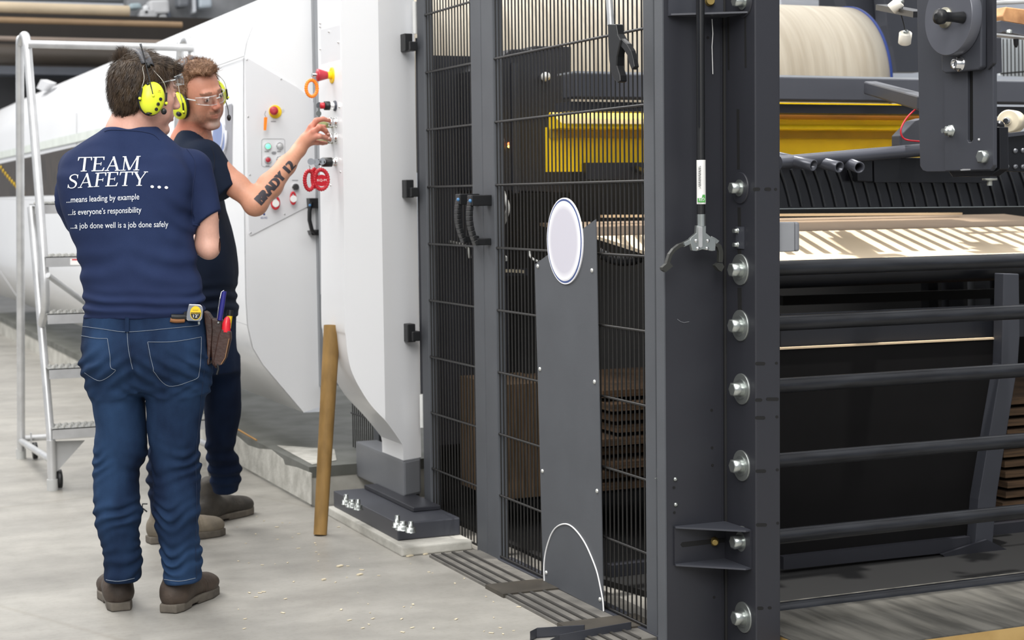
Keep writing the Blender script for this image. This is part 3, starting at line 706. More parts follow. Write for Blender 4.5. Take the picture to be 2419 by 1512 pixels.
# ================================================================== litter picker hanging in front of the column
YG = YA - .07
g1 = thing('pickup_tool', PY(1657, 636, YG), 'black pick-up tool with barcode label and open metal claws hanging on the column', 'grabber tool', 'pick-up tools')
MB().cyl(PY(1654, -60, YG), PY(1656, 506, YG), .0115, 16).build('shaft', 'black', g1)
MB().box(PY(1650, 300, YG - .0125) + Vector((0, 0, -.0)), PY(1651, -60, YG - .0115) + Vector((.001, .001, 0))).build('shaft_rib', 'bsteel', g1)
lb = MB().cyl(PY(1656, 378, YG), PY(1656.6, 482, YG), .0124, 20).build('label_sleeve', mat('label_white', 'e9e9e6', .5), g1, label='white barcode label')
bar_y = 0
ink = mat('ink_black', '2b2b2d', .6)
for i in range(22):
    y = 394 + i * 2.15
    wdt = (0.5, 1.0, .7, 1.3)[i * 7 % 4]
    MB().prism(poly_y([(1650, y), (1654.5, y), (1654.5, y + wdt), (1650, y + wdt)], YG - .0132), (0, .0006, 0)).build('barcode_line', ink, lb)
text_on('label_digits', '7 61475 61653', PY(1656, 446, YG - .0132), (0, 0, 1), (-1, 0, 0), .0035, ink, lb, width=.062)
text_on('label_print', 'reaching tool 32 inch', PY(1661, 440, YG - .0128), (0, 0, 1), (-1, 0, 0), .002, ink, lb, width=.05) if False else None
MB().prism(poly_y([(1648, 468), (1658, 468), (1660, 460), (1666, 460), (1666.5, 478), (1648, 478)], YG - .0134), (0, .0006, 0)).build('green_panel', mat('label_green', '56a552', .5), lb)
wp = mat('white_print', 'f2f2f2', .5)
text_on('label_text', 'GER', PY(1664.5, 467, YG - .0140), (-1, 0, 0), (0, 0, -1), .009, wp, lb, width=.019, out=(0, -1, 0))
MB().cyl(PY(1656.5, 506, YG), PY(1656.8, 534, YG), .0120, 18).build('steel_collar', 'zinc', g1)
hb = [(1646, 533), (1668, 533), (1668, 550), (1680, 560), (1692, 566), (1690, 592), (1682, 593), (1660, 589), (1646, 593), (1636, 592), (1630, 568), (1632, 562), (1645, 551)]
MB().prism(poly_y(hb, YG - .006), (0, .012, 0)).build('claw_body', 'zinc', g1, bevel=.001)
MB().prism(poly_y([(1651, 535), (1660, 535), (1660, 582), (1656, 586), (1652, 583)], YG - .011), (0, .006, 0)).build('pull_rod', 'alu', g1, bevel=.001)
for x, y in ((1644, 569), (1672, 569), (1648, 587), (1670, 587)):
    MB().lathe(PY(x, y, YG - .006), (0, -1, 0), [(0, .005), (.003, .0045), (.004, .002)], 12).build('rivet', 'chrome', g1)
cm = mat('steel_claw', '8f9193', .35, metal=.7)
rub2 = mat('grey_rubber_claw', '2e2f2c', .5)
def strip(pts, w_, name, m):
    """flat bent strip seen from the front, w_ = list of half widths in pixels"""
    L_, R__ = [], []
    for i, p in enumerate(pts):
        a_ = pts[max(i - 1, 0)]; b_ = pts[min(i + 1, len(pts) - 1)]; dx, dy = b_[0] - a_[0], b_[1] - a_[1]; l = math.hypot(dx, dy)
        nx, ny = -dy / l, dx / l; L_.append((p[0] + nx * w_[i], p[1] + ny * w_[i])); R__.append((p[0] - nx * w_[i], p[1] - ny * w_[i]))
    return MB().prism(poly_y(L_ + R__[::-1], YG - .005), (0, .014, 0)).build(name, m, g1, bevel=.001)
strip([(1637, 567), (1625, 574), (1614, 579)], [5, 5, 5], 'claw_arm', 'zinc')
strip([(1618, 577), (1606, 581), (1594, 590), (1585, 602), (1581, 615), (1578, 625)], [5, 4.5, 4, 4, 4, 4], 'claw_finger', rub2)
MB().prism(poly_y([(1582, 617), (1576, 622), (1565, 632), (1566, 638), (1573, 643), (1584, 634), (1590, 629), (1584, 622)], YG - .006), (0, .016, 0)).build('claw_pad', rub2, g1)
strip([(1679, 562), (1689, 567), (1697, 573)], [5, 5, 5], 'claw_arm', 'zinc')
strip([(1692, 576), (1700, 582), (1704, 594), (1704, 608), (1703, 620)], [5, 5.5, 5, 5, 4.5], 'claw_finger', rub2)
MB().prism(poly_y([(1689, 627), (1697, 621), (1707, 622), (1711, 630), (1705, 642), (1698, 638)], YG - .006), (0, .016, 0)).build('claw_pad', rub2, g1)
# second tool, upside, hanging inside by the mesh door
XG = XF - .07
g2 = thing('pickup_tool', PX(1455, 190, XG), 'silver pick-up tool with black pistol grip hanging on the mesh door', 'grabber tool', 'pick-up tools')
MB().cyl(PX(1436, -60, XG), PX(1443, 60, XG), .010, 16).build('shaft', 'alu', g2)
gp2 = [(1435, 57), (1454, 57), (1458, 80), (1466, 95), (1462, 112), (1457, 135), (1456, 155), (1463, 178), (1464, 192), (1458, 196), (1450, 188), (1443, 172), (1438, 140), (1436, 100)]
MB().prism([PX(x, y, XG - .012) for x, y in gp2], (.024, 0, 0)).build('pistol_grip', 'black', g2, bevel=.003)
tg2 = [(1458, 84), (1468, 92), (1480, 103), (1490, 120), (1495, 140), (1498, 158), (1492, 165), (1486, 150), (1481, 130), (1472, 116), (1462, 106)]
MB().prism([PX(x, y, XG - .008) for x, y in tg2], (.016, 0, 0)).build('trigger', 'black', g2, bevel=.002)

# loose steel angle pieces on the floor
for pts, zt_, lab in (([(1252, 1492), (1268, 1484), (1380, 1477)], .03, 'dark steel angle piece on the floor below the wide mesh door, farther one'), ([(1297, 1513), (1322, 1500), (1420, 1482), (1490, 1470)], .03, 'dark steel angle piece on the floor below the wide mesh door, nearer one')):
    a_ = MB(); P_ = [PZ(x, y, zt_) for x, y in pts]
    for i in range(len(P_) - 1):
        a_.prism([P_[i], P_[i + 1], P_[i + 1] - Vector((0, 0, zt_ - .002)), P_[i] - Vector((0, 0, zt_ - .002))], (.004, .004, 0))
        a_.prism([P_[i] - Vector((0, 0, zt_ - .004)), P_[i + 1] - Vector((0, 0, zt_ - .004)), P_[i + 1] + Vector((.035, .05, -zt_ + .004)), P_[i] + Vector((.035, .05, -zt_ + .004))], (0, 0, -.003))
    tag(a_.build('steel_angle', 'dframe2'), lab, 'steel angle', 'loose steel angles')

# cardboard tube leaning on the cabinet
ct = thing('cardboard_tube', PZ(757, 1246, .03), 'long brown cardboard tube leaning upright between the housing and the end cabinet', 'tube')
tb0 = PZ(758, 1236, .045); tb1 = PD(781, 830, (tb0 - EYE).dot(FW) + .08)
dirn = (tb1 - tb0).normalized(); tm = mat('kraft_tube', '7d6032', .7, col2='9c7a45', vscale=6, stretch=(3, 3, 1), bump=.2, bscale=20)
MB().tube([tb0 - dirn * .044, tb0, tb1, tb1 + dirn * .1], .024, 28, rr=[.0255, .026, .0315, .032]).build('tube_body', tm, ct)
# ================================================================== roller rack and machine interior, right and behind the mesh
# deck
dk_ = thing('wooden_deck', (3.5, 4.0, 0), 'dark stained wooden deck edge on the floor right of the column', 'deck')
p0 = PZ(2170, 1512, .05)
MB().box((XE + .02, p0.y - .0, .0), (5.5, 4.36, .048)).build('deck_body', mat('pale_plywood', 'b99a62', .7, col2='a58650', vscale=9), dk_)
MB().box((XE + .02, p0.y, .048), (5.5, 4.36, .052)).build('deck_top', mat('worn_dark_plywood', '67655f', .5, col2='403f3b', vscale=5, stretch=(4, .6, 1), bump=.2, bscale=30), dk_, label='worn dark top surface')

# horizontal rails of the rack
rk = thing('roller_rack', (3.0, 4.3, 0), 'rack of six black horizontal tubes right of the column', 'rack')
YRK = 4.28
for y, hh in ((634, 36), (764, 38), (911, 38), (1088, 36), (1267, 37), (1441, 37)):
    z = PY(1845, y, YRK).z
    MB().cyl((XB + .01, YRK, z), (4.3, YRK, z), .0225, 24).build('rail_tube', mat('scuffed_black_tube', '1b1c20', .3, metal=.2, col2='2b2d32', vscale=9, stretch=(.8, 6, 6)), rk)
MB().box((4.25, YRK - .03, .05), (4.3, YRK + .03, 1.3)).build('end_post', 'dframe', rk)

# black board + slanted legs behind
YBD = 4.85
bd = thing('black_board', (3.2, YBD, .2), 'large matt black board with a thin pale top edge behind the rack tubes', 'board')
MB().prism(poly_y([(1700, 838), (1845, 828), (2378, 803), (2345, 1000), (2290, 1268), (1845, 1318), (1700, 1330)], YBD), (0, .012, 0)).build('board_face', mat('matt_black_rubber_board', '0b0a0b', .8, var=.15, spec=.2), bd)
MB().bar(PY(1700, 830, YBD + .004), PY(2370, 798, YBD + .004), .02, .006).build('pale_edge', 'card', bd, label='thin pale cardboard edge')
MB().prism(poly_y([(1845, 742), (2419, 718), (2419, 795), (1845, 826)], YBD + .03), (0, .01, 0)).build('upper_sheet', mat('dark_blue_black_sheet', '1d1f25', .35), bd)
lg = thing('slanted_leg', PY(2320, 1365, YBD), 'grey bent leg standing right of the black board', 'leg frame')
MB().prism(poly_y([(2371, 646), (2407, 647), (2409, 800), (2405, 860), (2382, 1000), (2355, 1170), (2338, 1368), (2298, 1366), (2312, 1180), (2342, 1000), (2366, 860), (2368, 800)], YBD - .05), (0, .05, 0)).build('bent_leg', 'dframe2', lg, bevel=.003)
MB().prism(poly_y([(1851, 1316), (2292, 1268), (2292, 1300), (1851, 1346)], YBD - .05), (0, .03, 0)).build('cross_beam', 'dframe', lg)
MB().prism(poly_y([(2225, 1310), (2332, 1275), (2419, 1318), (2419, 1360), (2330, 1370), (2300, 1366)], YBD - .07), (0, .012, 0)).build('foot_gusset', 'dframe', lg)
# far dark backdrop of the machine; near-black colour stands in for interior shade
YBK = 6.45
mbk = thing('machine_backdrop', (3.5, YBK, 0), 'dark machine body filling the space behind the rack and the mesh doors', 'machine')
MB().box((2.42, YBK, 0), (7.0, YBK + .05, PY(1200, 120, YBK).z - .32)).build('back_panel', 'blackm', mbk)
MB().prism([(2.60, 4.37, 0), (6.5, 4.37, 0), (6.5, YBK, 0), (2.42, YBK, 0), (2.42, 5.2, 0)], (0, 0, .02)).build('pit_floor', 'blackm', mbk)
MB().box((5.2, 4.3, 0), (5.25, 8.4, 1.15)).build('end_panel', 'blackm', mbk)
# dark panel block left, behind the wide mesh leaf
MB().box((PY(1000, 300, 6.3).x, 6.3, .3), (PY(1112, 130, 6.3).x + .15, 6.34, PY(1080, 132, 6.3).z)).build('side_casing', 'dframe', mbk)
pa = PY(1207, 118, 6.0); pb = PY(1350, 455, 6.0)
MB().prism(poly_y([(1150, 450), (1150, 160), (1208, 116), (1262, 116), (1262, 108), (1350, 110), (1350, 455)], 6.0), (0, .3, 0)).build('front_casing', 'dframe', mbk, bevel=.004)
MB().box((pa.x, 5.985, pb.z), (pa.x + .02, 6.0, pa.z - .05)).build('casing_edge', 'dframe2', mbk)
MB().lathe(PY(1283, 182, 5.99), (0, -1, 0), [(0, .012), (.02, .018), (.035, .016), (.045, .006)], 16).build('white_lamp', mat('white_plastic', 'e6e6e2', .4), mbk)
MB().ball(PY(1202, 340, 5.98), .006).build('indicator_light', mat('red_led', 'ff7040', .4, emis='ff6030', estr=3.), mbk)
MB().ball(PY(1202, 346, 5.98), .005).build('indicator_light', mat('yellow_led', 'ffe080', .4, emis='ffd060', estr=3.), mbk)
# white cable
wc = MB().tube([PX(x, y, 2.42) for x, y in catmull([(1180, 240), (1178, 290), (1186, 330), (1181, 380), (1182, 430), (1190, 460), (1200, 490), (1192, 520), (1180, 545), (1178, 570), (1186, 600), (1196, 612)], 5)], .0085, 8).build('white_cable', mat('white_plastic', 'e6e6e2', .4))
tag(wc, 'white wavy cable running down behind the wide mesh leaf by its stile', 'cable')
tag(MB().tube([PX(x, y, 2.5) for x, y in catmull([(1250, 590), (1252, 604), (1262, 614), (1275, 618)], 4)], .004, 8).build('white_cable', mat('white_plastic', 'e6e6e2', .4)), 'short white cable end behind the corner of the sign plate', 'cable')
tag(MB().tube([PX(x, y, 2.45) for x, y in catmull([(1022, 640), (1026, 590), (1050, 572), (1080, 575), (1104, 585), (1110, 610)], 5)], .006, 8).build('white_cable', mat('grey_cable', '9a9a96', .5)), 'thin pale cable looping behind the narrow mesh leaf', 'cable')
for i, (x, y) in enumerate(((1195, 640), (1203, 640), (1211, 640), (1219, 641), (1227, 641), (1235, 642))):
    MB().box(PY(x, y, 6.2) - Vector((.006, 0, .006)), PY(x, y, 6.2) + Vector((.006, .01, .006))).build('terminal', mat('cream_terminal', 'c9bfa8', .5), mbk)
MB().box(PY(1190, 652, 6.22), PY(1243, 634, 6.24)).build('terminal_strip', 'dframe2', mbk)
# coiled black hose
hs_ = MB(); pts = []
c0, c1, c2 = PY(1418, 598, 5.3), PY(1465, 628, 5.3), PY(1519, 606, 5.3)
for i in range(260):
    t = i / 259; b_ = c0 * (1 - t) ** 2 + c1 * 2 * t * (1 - t) * 1 + c2 * t * t; b_.z -= .0
    pts.append(b_ + Vector((math.cos(t * 150) * .006, math.cos(t * 150) * .01, math.sin(t * 150) * .018)))
tag(hs_.tube(pts, .0032, 6).build('coiled_hose', mat('glossy_black_hose', '202022', .2)), 'black coiled air hose behind the mesh beside the column', 'hose')

# cardboard stack inside, behind the lower mesh
ck = [ 'brown cardboard stack standing behind the mesh left of the sign plate', 'layered cardboard sheets seen through the mesh right of the sign plate', 'layered cardboard sheets beyond the slanted leg at the right edge']
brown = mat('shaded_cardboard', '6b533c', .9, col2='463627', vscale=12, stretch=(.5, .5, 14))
def sheets(x0, x1, y0, y1, z0, z1, n, lab, seed=1, jit=.05):
    rnd = random.Random(seed); t = thing('cardboard_stack', ((x0 + x1) / 2, (y0 + y1) / 2, z0), lab, 'cardboard stack', 'cardboard stacks inside the machine')
    h = (z1 - z0) / n
    for i in range(n):
        j = rnd.uniform(-jit, jit); j2 = rnd.uniform(-jit, jit)
        MB().box((x0 + j, y0 + j2, z0 + i * h), (x1 + j, y1 + j2, z0 + i * h + h * .6)).build('cardboard_sheet', brown, t)
    return t
a_, b_ = PY(1192, 1180, 5.9), PY(1270, 905, 5.9)
t_ = thing('cardboard_stack', (a_.x, 5.9, a_.z), ck[0], 'cardboard stack', 'cardboard stacks inside the machine')
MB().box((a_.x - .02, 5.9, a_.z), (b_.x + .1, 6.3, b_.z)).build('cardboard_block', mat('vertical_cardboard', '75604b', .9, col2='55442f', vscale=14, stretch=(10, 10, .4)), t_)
a_, b_ = PY(1400, 1150, 5.6), PY(1560, 900, 5.6)
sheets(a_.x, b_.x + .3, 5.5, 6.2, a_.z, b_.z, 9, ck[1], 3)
a_, b_ = PY(2372, 1275, 5.2), PY(2419, 930, 5.2)
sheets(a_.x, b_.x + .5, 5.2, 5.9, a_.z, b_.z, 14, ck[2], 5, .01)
tag(MB().box((2.5, 5.0, .0205), (4.5, 5.05, .06)).build('floor_beam', 'dframe'), 'low dark beam on the pit floor behind the mesh', 'beam')

# corrugated web
web = thing('cardboard_web', (3.3, 5.2, 1.08), 'wide pale cardboard web with slanting stripe shadows behind the rack', 'cardboard web')
wy0, wz0 = 4.95, PY(2130, 607, 4.95).z; wy1, wz1 = 5.6, PY(2130, 541, 5.6).z
MB().prism([(2.75, wy0, wz0), (5.0, wy0, wz0), (5.0, wy1, wz1), (2.75, wy1, wz1)], (0, 0, -.012)).build('web_sheet', 'paper', web)
wy2, wz2 = 6.1, PY(2130, 510, 6.1).z
MB().prism([(2.75, wy1 + .01, wz1 + .002), (5.0, wy1 + .01, wz1 + .002), (5.0, wy2, wz2), (2.75, wy2, wz2)], (0, 0, -.012)).build('rear_sheet', mat('shaded_rear_sheet', '8d7a66', .7), web)  # far stretch of the web, its shade put into a darker brown
MB().cyl((2.7, wy0, wz0 - .05), (5.0, wy0, wz0 - .05), .045, 20).build('guide_roller', 'bsteel', web)
MB().bar(PY(1420, 511, 6.0), PY(2270, 505, 6.0), .02, .01).build('pale_strip', 'card', web)
# row of diagonal tubes above the web (they cast the stripes)
gr = thing('tube_grille', (3.5, 5.3, 1.35), 'row of parallel dark tubes above the cardboard web, ends towards the camera', 'tube grille')
zt_ = 1.34
for i in range(34):
    x = 2.72 + i * .070
    MB().cyl((x, 5.02, zt_ - .02), (x + .235, 5.68, zt_ + .036), .0135, 10).build('grille_tube', 'bsteel', gr)
MB().box((2.75, 5.68, zt_ + .0), (5.2, 5.71, zt_ + .06)).build('rear_bar', 'dframe', gr)
# dark glossy front band
YBN = 4.72
bn = thing('front_band', (3.4, YBN, PY(2100, 492, YBN).z), 'wide glossy black band with faint curved ribs above the cardboard web', 'machine cover')
blk = mat('glossy_black_cover', '1c1d21', .22, var=.2, vscale=5)
MB().prism(poly_y([(1700, 392), (1845, 388), (2419, 380), (2419, 489), (1845, 497), (1700, 499)], YBN), (0, .02, 0)).build('cover_face', blk, bn)
MB().bar(PY(1560, 496, YBN - .004), PY(2500, 487, YBN - .004), .01, .003).build('bright_edge', 'zinc', bn)
for i in range(22):
    x = 1850 + i * 27; yt = 400
    MB().tube([PY(xx, yy, YBN - .004) for xx, yy in ((x - 8, yt), (x + 3, yt + 30), (x + 12, yt + 62), (x + 18, yt + 88))], .004, 6).build('curved_rib', mat('rib_grey', '25272b', .35), bn)
MB().prism(poly_y([(2025, 376), (2061, 374), (2062, 430), (2026, 428)], YBN - .05), (0, .03, 0)).build('cover_plate', 'bsteel', bn, bevel=.003)
MB().prism(poly_y([(2064, 374), (2176, 372), (2340, 382), (2340, 432), (2066, 431)], YBN - .05), (0, .03, 0)).build('cover_plate', 'bsteel', bn, bevel=.003)
# long tube and the two tube ends
pipe = thing('support_pipe', PY(1845, 385, YBN - .08), 'long grey pipe rising slightly to the right above the black band', 'pipe')
MB().cyl(PY(1840, 384, YBN - .08), PY(2185, 354, YBN - .08), .021, 24).build('pipe_body', mat('satin_grey_pipe', '4d4f57', .25, metal=.3), pipe)
for (e, s_, lab) in (((1922, 391), (1838, 372), 'open-ended grey tube stub pointing at the camera right of the column'), ((1983, 395), (1915, 378), 'second open-ended tube stub, further from the column'), ((2030, 396), (1990, 380), 'third tube stub ending behind the black cover plate')):
    e3 = PY(e[0], e[1], YBN - .16); s3 = PY(s_[0], s_[1], YBN - .02)
    t = thing('tube_stub', e3, lab, 'tube stub', 'tube stubs above the black band')
    m_pipe = mat('satin_grey_pipe', '4d4f57', .25, metal=.3)
    d_ = (e3 - s3).normalized()
    MB().lathe(s3, d_, [(0, .0185), ((e3 - s3).length, .0185), ((e3 - s3).length, .014), ((e3 - s3).length - .06, .014)], 20).build('tube_wall', m_pipe, t)
    MB().lathe(e3 - d_ * .055, d_, [(0, .0138), (.001, .0138)], 16).build('tube_bore', 'blackm', t)

# beams
def beamY(name, pts, Y, th, m, lab, cat='beam', grp=None, bev=.004):
    return tag(MB().prism(poly_y(pts, Y), (0, th, 0)).build(name, m, bevel=bev), lab, cat, grp)
gb = thing('cross_beam', PY(2000, 245, 5.45), 'long grey box beam with bright top edge in front of the big roll', 'beam')
zt0, zt1, zb0 = PY(1845, 181, 5.45).z, PY(1845, 169, 5.6).z, PY(1845, 236, 5.45).z
MB().box((2.60, 5.45, zb0), (5.0, 5.57, zt0)).build('beam_body', 'dframe2', gb, bevel=.005)
MB().box((2.60, 5.452, zt0 - .001), (5.0, 5.60, zt0 + .006)).build('top_edge', mat('bright_top_strip', 'a9adb3', .3, metal=.4), gb)
MB().box((2.60, 5.50, zb0 - .045), (5.0, 5.62, zb0 - .012)).build('lower_lip', 'dframe', gb)
yw = thing('yellow_crossbar', PY(1900, 365, 5.62), 'yellow painted crossbar with lit upper lip behind the grey beam', 'yellow beam')
z_a, z_b, z_c = PY(1845, 278, 5.62).z, PY(1845, 306, 5.60).z, PY(1845, 372, 5.72).z
MB().box((2.62, 5.72, z_c - .05), (4.35, 5.76, z_b + .01)).build('lower_plate', 'yellow', yw)
MB().prism([(2.62, 5.60, z_b), (2.62, 5.60, z_b + .016), (2.62, 5.72, z_a + .02), (2.62, 5.74, z_a), (2.62, 5.74, z_b)], (1.9, 0, 0)).build('upper_lip', 'yellow', yw, bevel=.006)
MB().box((2.62, 5.70, z_b - .03), (4.5, 5.73, z_b)).build('shade_strip', mat('shaded_yellow', 'b8951c', .5), yw)  # darker yellow strip painted as the shade under the lip
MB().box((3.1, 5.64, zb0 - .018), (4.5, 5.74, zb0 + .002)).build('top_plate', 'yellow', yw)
arm = thing('box_jib', PY(2110, 240, 5.0), 'grey box arm jutting forward from the cross beam beside the hanging plate', 'arm')
A0 = PY(2056, 207, 5.40); A1 = PY(2185, 243, 4.55)
MB().bar(A0, A1, .05, .048).build('arm_bar', 'dframe2', arm, bevel=.006)
# big roll
YD = 7.2
ctp = PY(1990, 18, YD); R_d = .40
rl = thing('corrugator_roll', (3.6, YD, ctp.z - R_d), 'huge beige felt-covered roll lying behind the grey cross beam', 'roll')
felt = mat('beige_felt', 'c8c0b0', .85, col2='b3a998', vscale=3, stretch=(9, .6, .6), bump=.25, bscale=24)
XD1 = ctp.x
prof_d = [(0, .30), (0, R_d)] + [(i * .1, R_d) for i in range(1, int((XD1 - 2.45) / .1))] + [(XD1 - 2.45 - .0, R_d - .001), (XD1 - 2.45, .05)]
MB().lathe((2.45, YD, ctp.z - R_d), (1, 0, 0), prof_d, 96).build('felt_cover', felt, rl)
MB().lathe((XD1 - .0, YD, ctp.z - R_d), (1, 0, 0), [(0, R_d + .004), (.012, R_d + .004), (.012, .1)], 96).build('blue_rim', mat('deep_blue_rim', '24408e', .4), rl, label='blue end rim')
MB().cyl((XD1, YD, ctp.z - R_d), (XD1 + .4, YD, ctp.z - R_d), .06, 24).build('roll_shaft', 'dframe', rl)
# dark machine parts right of the roll
cb = beamY('machine_casing', [(2085, -60), (2180, -60), (2180, 170), (2118, 170), (2108, 110), (2095, 60)], 7.75, .1, 'dframe2', 'slate grey machine casing between the big roll and the hanging plate', 'machine')
cb2 = beamY('machine_casing', [(1980, -60), (2086, -60), (2086, 60), (2000, 18)], 7.9, .1, 'dframe2', 'slate grey casing above the far end of the big roll', 'machine')
bg = beamY('louvred_panel', [(1845, -60), (1935, -60), (1935, 16), (1845, 14)], 8.4, .03, mat('louvre_grey', '9fa3aa', .5, col2='c0c4ca', vscale=3, stretch=(1, 1, 40)), 'pale louvred panel above the big roll beside the column', 'panel')
bg = beamY('louvred_panel', [(1935, -60), (1980, -60), (1980, 20), (1935, 16)], 8.4, .03, 'dframe2', 'slate panel beside the pale louvred panel above the roll', 'panel')
# two white rollers hanging on a cord
for (x, y, r, lab, tilt) in ((2116, 13, .020, 'upper small white spool on the cord left of the hanging plate', .5), (2138, 90, .022, 'lower small white spool on the cord left of the hanging plate', -.25)):
    c = PY(x, y, 4.9); ax = Vector((tilt, -.5, .9 if tilt < 0 else .55)).normalized()
    t = thing('white_spool', c, lab, 'spool', 'white spools')
    MB().lathe(c - ax * .02, ax, [(0, r * .9), (.002, r), (.038, r), (.04, r * .9)], 20).build('spool_body', mat('cream_nylon', 'e9e4d8', .5), t)
    MB().lathe(c + ax * .02, ax, [(0, .009), (.008, .009), (.010, .004)], 12).build('spool_cap', 'zinc', t)
tag(MB().tube([PY(x, y, 4.9) for x, y in catmull([(2138, 80), (2136, 62), (2132, 45), (2128, 30), (2134, 12), (2138, -10)], 4)], .002, 6).build('thin_rope', 'black'), 'thin black rope above the lower white spool', 'cord')
tag(MB().bar(PY(2085, 17, 5.2), PY(2175, 34, 4.7), .05, .02).build('steel_strip', 'bsteel'), 'dark steel strip behind the upper white spool', 'strip')
tag(MB().tube([PY(x, y, 4.6) for x, y in catmull([(2170, 252), (2145, 275), (2130, 300), (2129, 318), (2140, 330), (2172, 334)], 6)], .0028, 8).build('red_wire', 'red'), 'thin red wire loop left of the hanging plate', 'wire')
beamY('small_casing', [(2160, 285), (2185, 278), (2185, 345), (2126, 345), (2126, 320)], 4.9, .05, 'dframe2', 'small grey casing behind the red wire loop', 'casing')

# ================================================================== hanging plate assembly (faces -X)
XH = 3.0
def hx3(px, py, X=XH): return PX(px, py, X)
hp_ = thing('hanger_assembly', hx3(2260, 405), 'slotted steel hanger plates with round disc and black knob at upper right', 'machine part')
def platex(name, pts, X, th, m='dframe2', par=hp_, bev=.002): return MB().prism([PX(x, y, X) for x, y in pts], (th, 0, 0)).build(name, m, par, bevel=bev)
platex('back_plate', [(2165, -60), (2346, -60), (2348, 396), (2340, 404), (2190, 406), (2179, 402), (2173, 392), (2171, 300)], XH, .012)
fpt = [(2229, 90), (2285, 90), (2285, 330), (2288, 336), (2293, 336), (2298, 330), (2297, 90), (2345, 90), (2347, 390), (2338, 401), (2232, 404)]
platex('slotted_plate', fpt, XH - .012, .011)
platex('slot_back', [(2286, 160), (2297, 160), (2298, 335), (2288, 335)], XH - .0008, .0006, 'blackm', bev=0)
platex('clamp_plate', [(2222, -60), (2318, -60), (2317, 158), (2310, 165), (2232, 173), (2224, 168)], XH - .034, .02, bev=.004)
platex('right_strip', [(2330, -60), (2345, -60), (2346, 150), (2332, 165)], XH - .02, .012, 'dframe')
dc = hx3(2262, 42, XH - .036)
MB().lathe(dc, (-1, 0, 0), [(0, .102), (.03, .102), (.032, .100)], 64).build('round_disc', mat('smooth_slate_disc', '5d5f67', .35, metal=.2), hp_, label='smooth grey disc')
c1_ = dc + Vector((-.032, 0, 0))
MB().lathe(c1_ + Vector((0, .008, -.000)), (-1, 0, 0), [(0, .028), (.006, .028), (.007, .022), (.010, .022), (.010, .014), (.018, .014)], 28).build('hub_washer', mat('tarnished_hub', 'a8a596', .35, metal=.7), hp_)
kc = hx3(2262, 43, XH - .07)
MB().lathe(kc + Vector((.0, -.02, .0)), (-1, 0, 0), [(0, .016), (.03, .013), (.055, .013), (.062, .019), (.075, .021), (.082, .019), (.086, .008)], 28).build('black_knob', 'black', hp_)
MB().lathe(hx3(2268, 151, XH - .034), (-1, 0, 0), [(0, .021), (.003, .021), (.0035, .015), (.02, .0145), (.021, .010), (.015, .0075)], 24).build('socket_bolt', 'chrome', hp_)
MB().lathe(hx3(2247, 309, XH - .012), (-1, 0, 0), [(0, .018), (.003, .018), (.0035, .0145), (.015, .0145), (.016, .008), (.03, .007)], 6).build('hex_bolt', 'zinc', hp_)
MB().lathe(hx3(2327, 370, XH - .012), (-1, 0, 0), [(0, .019), (.016, .019), (.018, .015)], 6).build('hex_bolt', 'zinc', hp_)
MB().ball(hx3(2313, 330, XH - .012), .004).build('small_pin', 'alu', hp_)
platex('chipped_edge', [(2268, 401), (2275, 399), (2292, 399), (2292, 402), (2270, 403)], XH - .0135, .001, 'alu', bev=0)
platex('lower_tray', [(2240, 405), (2345, 401), (2352, 300), (2361, 300), (2362, 400), (2340, 416), (2250, 418)], XH + .014, .03, 'bsteel')
MB().lathe(hx3(2338, 428) + Vector((0, 0, -.012)), (0, 0, 1), [(0, .007), (.014, .007), (.014, .02), (.02, .02)], 12).build('bottom_bolt', 'zinc', hp_)
# objects right of the hanger
wl_ = thing('spoked_wheel', PY(2390, 318, 4.6), 'cream rimmed metal wheel with spokes at the right edge', 'wheel')
wc_ = PY(2382, 286, 4.6); wax = Vector((-.80, -.6, 0)).normalized()
MB().lathe(wc_ + wax * .0, -wax, [(-.002, .033), (-.002, .0375), (.085, .0375), (.085, .033), (0, .033)], 40).build('wheel_rim', mat('cream_rubber_rim', 'd8cdb4', .5), wl_)
sp = MB(); u_ = Vector((0, 0, 1)); v_ = wax.cross(u_).normalized()
for k in range(5):
    a = k * 2 * PI / 5 + .3; d_ = (u_ * math.sin(a) + v_ * math.cos(a)); sp.tube([wc_ - wax * .01 + d_ * .008, wc_ - wax * .01 + d_ * .034], .0045, 8)
sp.build('wheel_spokes', 'alu', wl_)
MB().lathe(wc_ + wax * .035, -wax, [(0, .008), (.005, .012), (.05, .012)], 20).build('wheel_hub', 'chrome', wl_)
MB().lathe(PY(2360, 298, 4.5), (-.8, -.6, 0), [(0, .018), (.01, .018), (.012, .010), (.02, .01)], 20).build('hub_nut', 'bsteel', wl_)
pf = beamY('perforated_plate', [(2358, 325), (2419, 315), (2460, 312), (2460, 408), (2362, 404)], 4.45, .02, 'bsteel', 'dark bolted plate at the right edge below the spoked wheel', 'plate')
for x, y in ((2398, 357), (2416, 356), (2398, 394), (2416, 394), (2375, 357), (2378, 394)):
    MB().lathe(PY(x, y, 4.449), (0, -1, 0), [(0, .0085), (.004, .008), (.006, .004)], 12).build('plate_bolt', mat('dull_bolt', '6f7176', .4, metal=.6), pf)
MB().bar(PY(2355, 322, 4.43), PY(2440, 312, 4.43), .02, .012).build('top_lip', 'dframe2', pf)
tr = thing('steel_tray', PY(2395, 60, 4.9), 'grey steel tray arm at the upper right carrying a wooden block', 'tray')
MB().prism(poly_y([(2364, 48), (2372, 50), (2440, 62), (2440, 88), (2370, 74), (2364, 78)], 4.9), (0, .06, 0)).build('tray_side', 'dframe2', tr, bevel=.003)
MB().bar(PY(2344, 82, 4.88), PY(2440, 92, 4.88), .05, .006).build('tray_flange', 'alu', tr)
